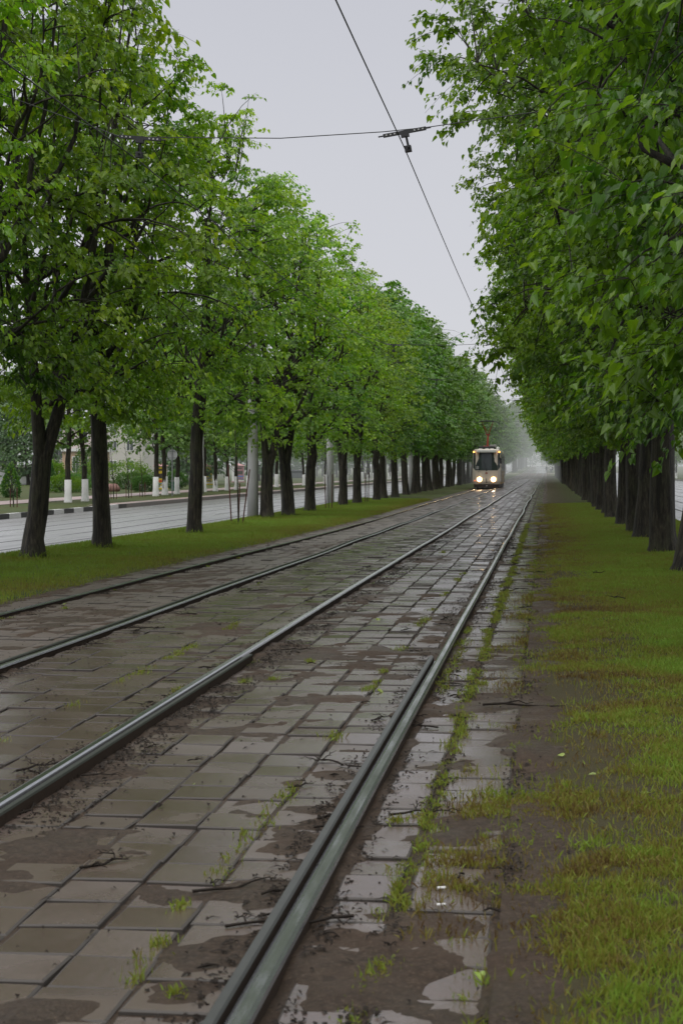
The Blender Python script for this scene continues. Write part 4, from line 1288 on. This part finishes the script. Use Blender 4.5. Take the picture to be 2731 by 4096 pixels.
def kiosk(sx, sy, w, h, cols, label, twist=.5):
    p = gp(sx, sy)
    r = empty('advertising_pillar', (p[0], p[1], float(g(p[0], p[1])) + .0), twist)
    a = simple('poster_base', cols[0], .5, 0, .1); b = M['white']
    mb = MB(); mb.box((-w / 2, -w / 2, .12), (w / 2, w / 2, h)); mb.build('column', b, r)
    mb = MB(); mb.box((-w / 2 - .08, -w / 2 - .08, 0), (w / 2 + .08, w / 2 + .08, .12)); mb.build('plinth', a, r)
    mb = MB(); e = w / 2 + .12
    mb.add([(-e, -e, h), (e, -e, h), (e, e, h), (-e, e, h), (0, 0, h + .28)], [(0, 1, 4), (1, 2, 4), (2, 3, 4), (3, 0, 4), (3, 2, 1, 0)]); mb.build('roof', simple('pink_roof', (.45, .22, .22), .5), r)
    mb = MB(); mb.box((-w / 2 + .04, -w / 2 - .02, .3), (w / 2 - .04, -w / 2 - .003, h - .08), 0)
    mb.box((-w / 2 + .10, -w / 2 - .03, h * .48), (w / 2 - .2, -w / 2 - .021, h * .68), 1)
    mb.box((-w / 2 + .16, -w / 2 - .03, h * .32), (w / 2 - .14, -w / 2 - .021, h * .40), 2)
    mb.box((-w / 2 + .12, -w / 2 - .03, h * .80), (w / 2 - .3, -w / 2 - .021, h * .88), 1)
    mb.tube([(-w / 2 + .1, -w / 2 - .03, .35), (0, -w / 2 - .03, .5), (w / 2 - .1, -w / 2 - .03, .34)], .035, 5, 3)
    mb.build('poster', [a, simple('poster_dark', (.06, .05, .04), .5), simple('poster_red', cols[1], .5), simple('poster_blue', (.08, .16, .45), .5)], r)
    tag(r, label, 'advertising pillar')


kiosk(643, 1957, .85, 1.85, ((.62, .45, .04), (.5, .05, .03)), 'yellow poster pillar with a pink pyramid roof left of the round sign', .45)
kiosk(824, 1939, .95, 1.9, ((.65, .48, .04), (.2, .2, .22)), 'yellow poster pillar with pink roof half behind the lamp pole', .6)
kiosk(952, 1929, 1.1, 2.0, ((.35, .16, .18), (.1, .2, .5)), 'reddish poster pillar with pale roof just left of the big concrete pole', .6)


def bush(x, y, rx, ry, rz_, m, label, seed, n=2600, ls=.11, name='bush', cone=False, group='hedges and bushes by the footpath'):
    a = np.random.default_rng(seed)
    z = float(g(x, y))
    u = a.normal(0, 1, (n, 3)); u /= np.linalg.norm(u, axis=1, keepdims=True)
    rad = a.uniform(.72, 1.06, n)[:, None] * (1 + .12 * np.sin(u[:, :1] * 7 + seed) + .1 * np.sin(u[:, 1:2] * 9))
    P = u * rad * [rx, ry, rz_] + [0, 0, rz_ * .95]
    if cone:
        P[:, :2] *= np.clip(1.25 - P[:, 2:3] / (2 * rz_), .12, 1)
    P[:, 2] = np.maximum(P[:, 2], .02)
    r = empty(name, (x, y, z))
    link(bpy.data.objects.new('foliage', leaves_mesh('foliage', P, u + [0, 0, .5], a.normal(0, .6, (n, 3)) + u, np.full(n, ls), np.clip(a.normal(.45, .2, n) + P[:, 2] / rz_ * .1, 0, 1), m, False)), r)
    mb = MB()
    for _ in range(7):
        az = a.random() * 6.28; mb.tube([(0, 0, -.05), (math.cos(az) * rx * .5, math.sin(az) * ry * .5, rz_ * (1.2 if not cone else .8))], [.05, .02], 5)
    mb.build('stem', M['bark'], r)
    tag(r, label, 'bush', group)


def bgp(sx, sy): q = gp(sx, sy); return q[0], q[1]


for i, (sx, sy, rx, ry, rz_, m, lab, cone) in enumerate([
        (345, 1948, 1.2, 1.2, 1.9, 'leaf_dark', 'tall clipped dark bush left end of the hedge', False), (370, 1943, 1.5, 1.2, 1.35, 'leaf_dark', 'dark rounded hedge bush next to the peach house', False),
        (470, 1950, 3.6, 1.4, 1.15, 'leaf_bg', 'long clipped hedge beyond the footpath', False), (525, 1958, 1.2, 1.0, .7, 'leaf_dark', 'low dark shrub at the right end of the long hedge', False),
        (250, 1970, 1.3, 1.0, .6, 'leaf_bg', 'low shrub with pink flowers near the rock', False), (285, 1968, 1.4, 1.0, .65, 'leaf_dark', 'low dark shrub left of the peach house', False), (222, 1960, .7, .7, 1.1, 'leaf_bg', 'small upright shrub behind the rock', False),
        (197, 1962, .5, .5, 1.3, 'leaf_dark', 'narrow conical evergreen beside the forked tree', True), (45, 1990, .62, .62, .95, 'leaf_dark', 'small pointed evergreen bush at the far left', True),
        (580, 1966, .9, .8, .55, 'leaf_dark', 'low dark shrub left of the yellow pillar', False), (700, 1955, .9, .8, .75, 'leaf_dark', 'dark square hedge bush behind the litter bin', False)]):
    x, y = bgp(sx, sy)
    bush(x, y, rx, ry, rz_, M[m], lab, i + 60, cone=cone, n=2600 if rx < 3 else 6000)


def rock(sx, sy, s, label, seed, colr):
    x, y = bgp(sx, sy); a = np.random.default_rng(seed)
    mb = MB(); V = []; n, k = 10, 6
    for j in range(k + 1):
        th = math.pi * j / k
        for i in range(n):
            ph = 2 * math.pi * i / n; q = s * (1 + a.normal(0, .09))
            V.append((q * math.sin(th) * math.cos(ph), q * .8 * math.sin(th) * math.sin(ph), q * .62 * math.cos(th) + s * .4))
    Fs = [(j * n + i, j * n + (i + 1) % n, (j + 1) * n + (i + 1) % n, (j + 1) * n + i) for j in range(k) for i in range(n)]
    mb.add(V, Fs)
    o = mb.build('rock', simple('rock_stone', colr, .8, 0, .3, 3), None, True); o.location = (x, y, float(g(x, y)))
    tag(o, label, 'rock')


rock(222, 1963, .75, 'dark grey boulder on the lawn behind the forked tree', 3, (.07, .065, .06))
rock(452, 1966, .55, 'pinkish boulder on the lawn by the thin saplings', 4, (.22, .12, .10))
rock(548, 1961, .55, 'low dark boulder on the lawn left of the yellow pillar', 5, (.06, .06, .055))

# ------------------------------------------------------------------ buildings across the park
def wall_box(name, a, b, m, parent): mb = MB(); mb.box(a, b); return mb.build(name, m, parent)


def window(parent, x0, x1, y, z0, z1, face='y'):
    mb = MB()
    if face == 'y':
        mb.box((x0 - .1, y - .06, z0 - .1), (x1 + .1, y - .003, z1 + .1)); w = mb.build('window', M['white'], parent)
        mb = MB(); mb.box((x0, y - .08, z0), ((x0 + x1) / 2 - .04, y - .061, z1)); mb.box(((x0 + x1) / 2 + .04, y - .08, z0), (x1, y - .061, z1))
    else:
        mb.box((y + .003, x0 - .1, z0 - .1), (y + .06, x1 + .1, z1 + .1)); w = mb.build('window', M['white'], parent)
        mb = MB(); mb.box((y + .061, x0, z0), (y + .08, (x0 + x1) / 2 - .04, z1)); mb.box((y + .061, (x0 + x1) / 2 + .04, z0), (y + .08, x1, z1))
    mb.build('pane', M['glassy'], w)


YB = 205.0
zb = float(g(-58, YB))
# peach house with pink wing
xl = lambda sx, Y: (sx - 2185.7) / F * Y * 1.0 - 0.0
def Xat(sx, Y):
    d = fw * F + rt * (sx - 1365.5) - up * (1880 - 2048); return d[0] / d[1] * Y


x0, x1, x2, x3 = Xat(150, YB), Xat(262, YB), Xat(376, YB), Xat(396, YB)
b = empty('pink_house', ((x0 + x1) / 2, YB, zb)); w = (x1 - x0) / 2
wall_box('wall', (-w, 0, 0), (w, 9, 1.3), M['whitewall'], b); wall_box('upper_wall', (-w - .05, -.08, 1.3), (w + .02, 9.05, 7.2), M['pink'], b)
wall_box('cornice', (-w - .25, -.3, 7.2), (w + .2, 9.3, 7.5), M['white'], b)
mb = MB(); mb.prism([(-w - .3, 7.5), (w + .3, 7.5), (0, 9.4)], -.3, 9.3); mb.build('roof', M['roofgrey'], b)
for k in range(3):
    cx = -w + 1.6 + k * (2 * w - 2.4) / 2
    window(b, cx - .45, cx + .45, -.08, 2.9, 4.3); window(b, cx - .45, cx + .45, -.08, 5.4, 6.7)
    window(b, cx - .3, cx + .3, 0, .35, .95)
tag(b, 'pale pink two storey house glimpsed behind the forked tree', 'house')
b = empty('peach_house', ((x1 + x2) / 2 + .03, YB - 1.5, zb)); w = (x2 - x1) / 2
wall_box('wall', (-w, 0, 0), (w, 9, 3.7), M['peach'], b); wall_box('cornice', (-w - .2, -.35, 3.7), (w + .3, 9.2, 4.05), M['white'], b)
wall_box('upper_wall', (-w + .3, 1.2, 4.05), (w - .1, 8.6, 6.6), M['pink'], b); wall_box('roof', (-w, .9, 6.6), (w + .2, 9, 6.9), M['white'], b)
window(b, w - 1.1, w - .4, 0, 1.3, 3.0); window(b, w - 2.2, w - 1.5, 0, 1.3, 3.0); window(b, -w + 1.8, -w + 2.6, 1.2, 4.8, 6.1); window(b, 0.2, 1.0, 1.2, 4.8, 6.1)
tag(b, 'peach coloured annex with white cornice behind the left trees', 'house')
b = empty('cream_house', (Xat(452, 240), 240, float(g(-58, 240))))
wall_box('wall', (-3.5, 0, 0), (4.2, 9, 8.4), M['cream'], b); mb = MB(); mb.prism([(-3.9, 8.4), (4.6, 8.4), (.3, 10.2)], -.3, 9.3); mb.build('roof', M['roofgrey'], b)
for k in range(3):
    for q in (1.4, 4.2, 6.4): window(b, -2.8 + k * 2.4, -1.9 + k * 2.4, 0, q, q + 1.3)
tag(b, 'tall cream house mostly hidden by the pale green trees', 'house')
b = empty('garage', (Xat(60, 175), 175, float(g(-50, 175))))
wall_box('wall', (-9, 0, 0), (2.0, 6, 1.75), M['whitewall'], b); wall_box('roof', (-9.2, -.2, 1.75), (2.2, 6.2, 1.92), M['cream'], b)
wall_box('gate', (-.2, -.05, .1), (1.8, -.003, 1.6), M['white'], b)
tag(b, 'low long white garage with pale gate at the far left edge', 'garage')
# misty buildings at the far end
b = empty('white_tower_block', (Xat(2150, 900), 900, 2.7))
wall_box('wall', (-2.6, 0, 0), (1.6, 9, 12.5), M['white'], b); wall_box('roof', (-2.2, 0.5, 12.5), (1.2, 8, 14.0), M['white'], b); wall_box('side_wing', (-6.6, 1, 0), (-2.6, 9, 9.6), M['white'], b); wall_box('side_wing', (1.6, 1, 0), (6.8, 9, 8.6), M['cream'], b)
for k in range(2):
    for q in (4, 6.5, 9.0): window(b, -2.1 + k * 1.8, -1.1 + k * 1.8, 0, q, q + 1.3)
for k in range(3):
    for q in (3.5, 6.2): window(b, 2.1 + k * 1.5, 2.9 + k * 1.5, 1, q, q + 1.3)
    window(b, -6.2 + k * 1.2, -5.6 + k * 1.2, 1, 6.6, 8.2)
tag(b, 'stepped white building in the mist at the end of the tracks', 'building')

# parked cars, tiny in the mist
def car(x, y, rz, col, label):
    r = empty('parked_car', (x, y, float(g(x, y))), rz)
    pm = simple('car_paint', col, .25)
    mb = MB(); prof = [(-2.1, .25), (2.1, .25), (2.15, .6), (1.9, .85), (1.05, .95), (.5, 1.42), (-.9, 1.45), (-1.6, .98), (-2.1, .9), (-2.15, .55)]
    mb.prism(prof, -.82, .82); mb.build('body', pm, r, bevel=.07)
    for s in (-1, 1):
        mb = MB(); mb.prism([(.85, .97), (.45, 1.34), (-.85, 1.36), (-1.35, .99)], s * .822, s * .835); mb.build('window', M['glassy'], r)
        for q in (-1.3, 1.3):
            mb = MB(); mb.tube([(q, s * .70, .31), (q, s * .86, .31)], .31, 16); mb.build('wheel', M['black'], r)
            mb = MB(); mb.tube([(q, s * .861, .31), (q, s * .87, .31)], .18, 12); mb.build('rim', M['steel'], r)
    tag(r, label, 'car')


car(Xat(1192, 250), 250, .15, (.10, .11, .12), 'dark grey parked car seen between trunks beyond the far footpath')
car(Xat(560, 190), 190, .4, (.5, .5, .5), 'white parked car glimpsed left of the yellow pillar')

# ------------------------------------------------------------------ fallen twigs and leaves on the paving
def twig_mesh(seed, L):
    a = random.Random(seed); mb = MB()
    def br(p, az, L, r, d):
        P = [Vector(p)]
        for k in range(4):
            az += a.gauss(0, .35); q = P[-1] + Vector((math.cos(az), math.sin(az), 0)) * L / 4; q.z = max(.004, p[2] + a.uniform(-.003, .014)); P.append(q)
        mb.tube(P, [r, r * .9, r * .75, r * .6, r * .35], 5)
        if d:
            for _ in range(a.randint(1, 3)): br(tuple(P[a.randint(1, 3)]), az + a.choice([-1, 1]) * a.uniform(.4, 1.1), L * a.uniform(.3, .6), r * .65, d - 1)
    br((0, 0, .008), 0, L, .0035 + L * .008, 2)
    return mb.mesh('fallen_twig', M['twig'])


TW = [twig_mesh(i, L) for i, L in enumerate((.10, .14, .18, .24, .30, .12, .2, .42))]
tr_ = random.Random(3)


def put_twig(me, x, y, rz, label='small dark twig fallen on the wet paving', sc=1):
    z = max(float(g(x, y)), float(g(x, y) + dirt_h(np.array([x]), np.array([y]))[0]))
    if x > -.1: z = float(zground(x, y)) + .02
    o = bpy.data.objects.new('fallen_twig', me); link(o); o.location = (x, y, z + .003); o.rotation_euler = (0, 0, rz); o.scale = (sc,) * 3
    tag(o, label, 'twig', 'twigs fallen on the paving')


for sx, sy, i, rz, sc, lab in ((1930, 2838, 7, .05, 1.15, 'long thin branching twig lying across the weed strip beside the right rail'), (770, 3580, 4, .35, 1.0, 'forked black twig lying on the bare slabs left of the near rail'),
                               (1560, 3270, 3, .3, 1.0, 'bent twig on the mud right of the near rail'), (900, 3720, 4, .5, .9, 'thin bowed twig pointing at the near rail'), (320, 3485, 2, .1, 1.1, 'small three pronged twig on the wide bare slabs'),
                               (60, 3270, 4, 1.2, .8, 'curled twig beside the left rail of the nearer track'), (1150, 3160, 2, .1, .8, 'short straight twig on the pale slabs by the lipped rail'), (2370, 2310, 4, .6, 1.0, 'curved twig lying on the green right verge'),
                               (2500, 2420, 3, 1.9, 1.0, 'forked twig on the turf at the right edge'), (1370, 3070, 3, 2.0, 1.0, 'tangled twig against the near lipped rail')):
    q = gp(sx, sy); put_twig(TW[i], q[0], q[1], rz, lab, sc)
cnt = 0
while cnt < 210:
    y = 5 + tr_.random() ** 1.25 * 38
    if tr_.random() < .62:
        x = tr_.choice([XR1 + .18, XR2 + .18, XR3 + .2, XR3 + .14, XR3 - .2, XR4 + .14, XR4 - .2, -.2, XR2 + .25]) + tr_.gauss(0, .07)
    else: x = tr_.uniform(PAVE_L, .35)
    if x < -.31 * y - .3: continue
    if min(abs(x - q) for q in (XR1, XR2, XR3, XR4)) < .07: continue
    put_twig(TW[tr_.randint(0, 6)], x, y, tr_.gauss(0, .5) + (math.pi if tr_.random() < .5 else 0), sc=tr_.uniform(.6, 1.15)); cnt += 1
# fallen leaves
flm = leaf_mat('fallen_leaf', (.10, .14, .02), (.16, .24, .03), (.28, .30, .06), .1)
for i in range(46):
    y = 4.8 + tr_.random() ** 1.3 * 22; x = tr_.uniform(max(PAVE_L, -.3 * y), .5) if i < 32 else tr_.uniform(.2, .09 * y)
    if min(abs(x - q) for q in (XR1, XR2, XR3, XR4)) < .08: continue
    if i == 0: FL = leaves_mesh('fallen_leaf', np.zeros((1, 3)), np.array([[0, 1., 0]]), np.array([[0, 0, 1.]]), np.array([.055]), np.array([.5]), flm, True)
    o = bpy.data.objects.new('fallen_leaf', FL); link(o)
    o.location = (x, y, float(g(x, y)) + .012 + max(0, float(dirt_h(np.array([x]), np.array([y]))[0]))); o.rotation_euler = (tr_.gauss(0, .3), tr_.gauss(0, .3), tr_.random() * 6); o.scale = (tr_.uniform(.4, 1.0),) * 3
    tag(o, 'small green leaf fallen on the wet paving', 'leaf', 'leaves fallen on the paving')
for sx, sy in ((1765, 3572), (1764, 3640)):
    q = gp(sx, sy); mb = MB(); mb.tube([(-.014, 0, .006), (.014, .002, .006)], .0045, 8)
    o = mb.build('cigarette_end', M['white'], None, True); o.location = (q[0], q[1], q[2] + .010); o.rotation_euler = (0, 0, .2)
    tag(o, 'tiny white cigarette end on the slab right of the weed strip, %s one' % ('farther' if sy < 3600 else 'nearer'), 'litter', 'cigarette ends')

# ------------------------------------------------------------------ haze: one real body of mist farther down the street
def haze():
    mb = MB(); mb.box((-500, 165, -3), (500, 1150, 15))
    m = bpy.data.materials.new('mist'); m.use_nodes = True; nt = m.node_tree; nt.nodes.clear(); t = NT(nt)
    out = t.n('OutputMaterial'); ab = t.n('VolumeAbsorption'); em = t.n('Emission'); ad = t.n('AddShader')
    s = 1 / 520.0
    ab.inputs['Color'].default_value = (0, 0, 0, 1); ab.inputs['Density'].default_value = s
    em.inputs['Color'].default_value = (.46, .48, .475, 1); em.inputs['Strength'].default_value = s * 1.0
    t.l(ab.outputs[0], ad.inputs[0]); t.l(em.outputs[0], ad.inputs[1]); t.l(ad.outputs[0], out.inputs['Volume'])
    o = mb.build('mist', m); tag(o, 'grey rain mist filling the far end of the street', 'mist', kind='stuff')


haze()

# ------------------------------------------------------------------ light
w = bpy.data.worlds.new('World'); scn.world = w; w.use_nodes = True
nt = w.node_tree; nt.nodes.clear(); t = NT(nt)
out = t.n('OutputWorld'); bg = t.n('Background')
sky = t.n('TexSky'); sky.sky_type = 'NISHITA'; sky.sun_disc = False; sky.sun_elevation = math.radians(50); sky.sun_rotation = math.radians(150); sky.air_density = 1; sky.dust_density = 6
hsv = t.n('HueSaturation'); hsv.inputs['Saturation'].default_value = .25; hsv.inputs['Value'].default_value = .10
t.l(sky.outputs[0], hsv.inputs['Color'])
tc = t.n('TexCoord'); sp = t.n('SeparateXYZ'); t.l(tc.outputs['Generated'], sp.inputs[0])
grad = t.ramp(sp.outputs[2], [(0, (.80, .81, .84)), (.10, (.70, .71, .76)), (.32, (.57, .58, .645)), (.55, (1.25, 1.26, 1.30)), (1.0, (2.3, 2.3, 2.3))])
cl = t.noise(tc.outputs['Generated'], 1.6, 3)
grad = t.mix(t.ramp(cl, [(.3, 0.0), (.7, .16)]), grad, (.66, .68, .74))
c = t.mix(.12, grad, hsv.outputs[0])
t.l(c, bg.inputs[0]); bg.inputs[1].default_value = 1.0
t.l(bg.outputs[0], out.inputs[0])
sd = bpy.data.lights.new('sun', 'SUN'); sd.energy = .8; sd.angle = math.radians(60); sd.color = (1, .97, .92)
so = bpy.data.objects.new('sun', sd); link(so); so.rotation_euler = (math.radians(40), 0, math.radians(150 - 180))

# ------------------------------------------------------------------ camera
cd = bpy.data.cameras.new('camera'); cam = bpy.data.objects.new('camera', cd); link(cam)
cd.sensor_fit = 'HORIZONTAL'; cd.sensor_width = 24.0; cd.lens = F / 2731 * 24.0
cam.location = CAM
from mathutils import Matrix
cam.rotation_euler = Matrix(((rt[0], up[0], -fw[0]), (rt[1], up[1], -fw[1]), (rt[2], up[2], -fw[2]))).to_euler()
cd.clip_start = .1; cd.clip_end = 5000
cd.dof.use_dof = True; cd.dof.focus_distance = 19; cd.dof.aperture_fstop = 9.0
scn.camera = cam

scn.render.engine = 'CYCLES'
cy = scn.cycles
cy.max_bounces = 7; cy.diffuse_bounces = 3; cy.glossy_bounces = 3; cy.transmission_bounces = 5; cy.transparent_max_bounces = 6; cy.volume_bounces = 0
cy.use_denoising = True
cy.sample_clamp_indirect = 6
cy.caustics_reflective = False; cy.caustics_refractive = False
scn.view_settings.view_transform = 'Standard'; scn.view_settings.look = 'None'; scn.view_settings.exposure = 0; scn.view_settings.gamma = 1
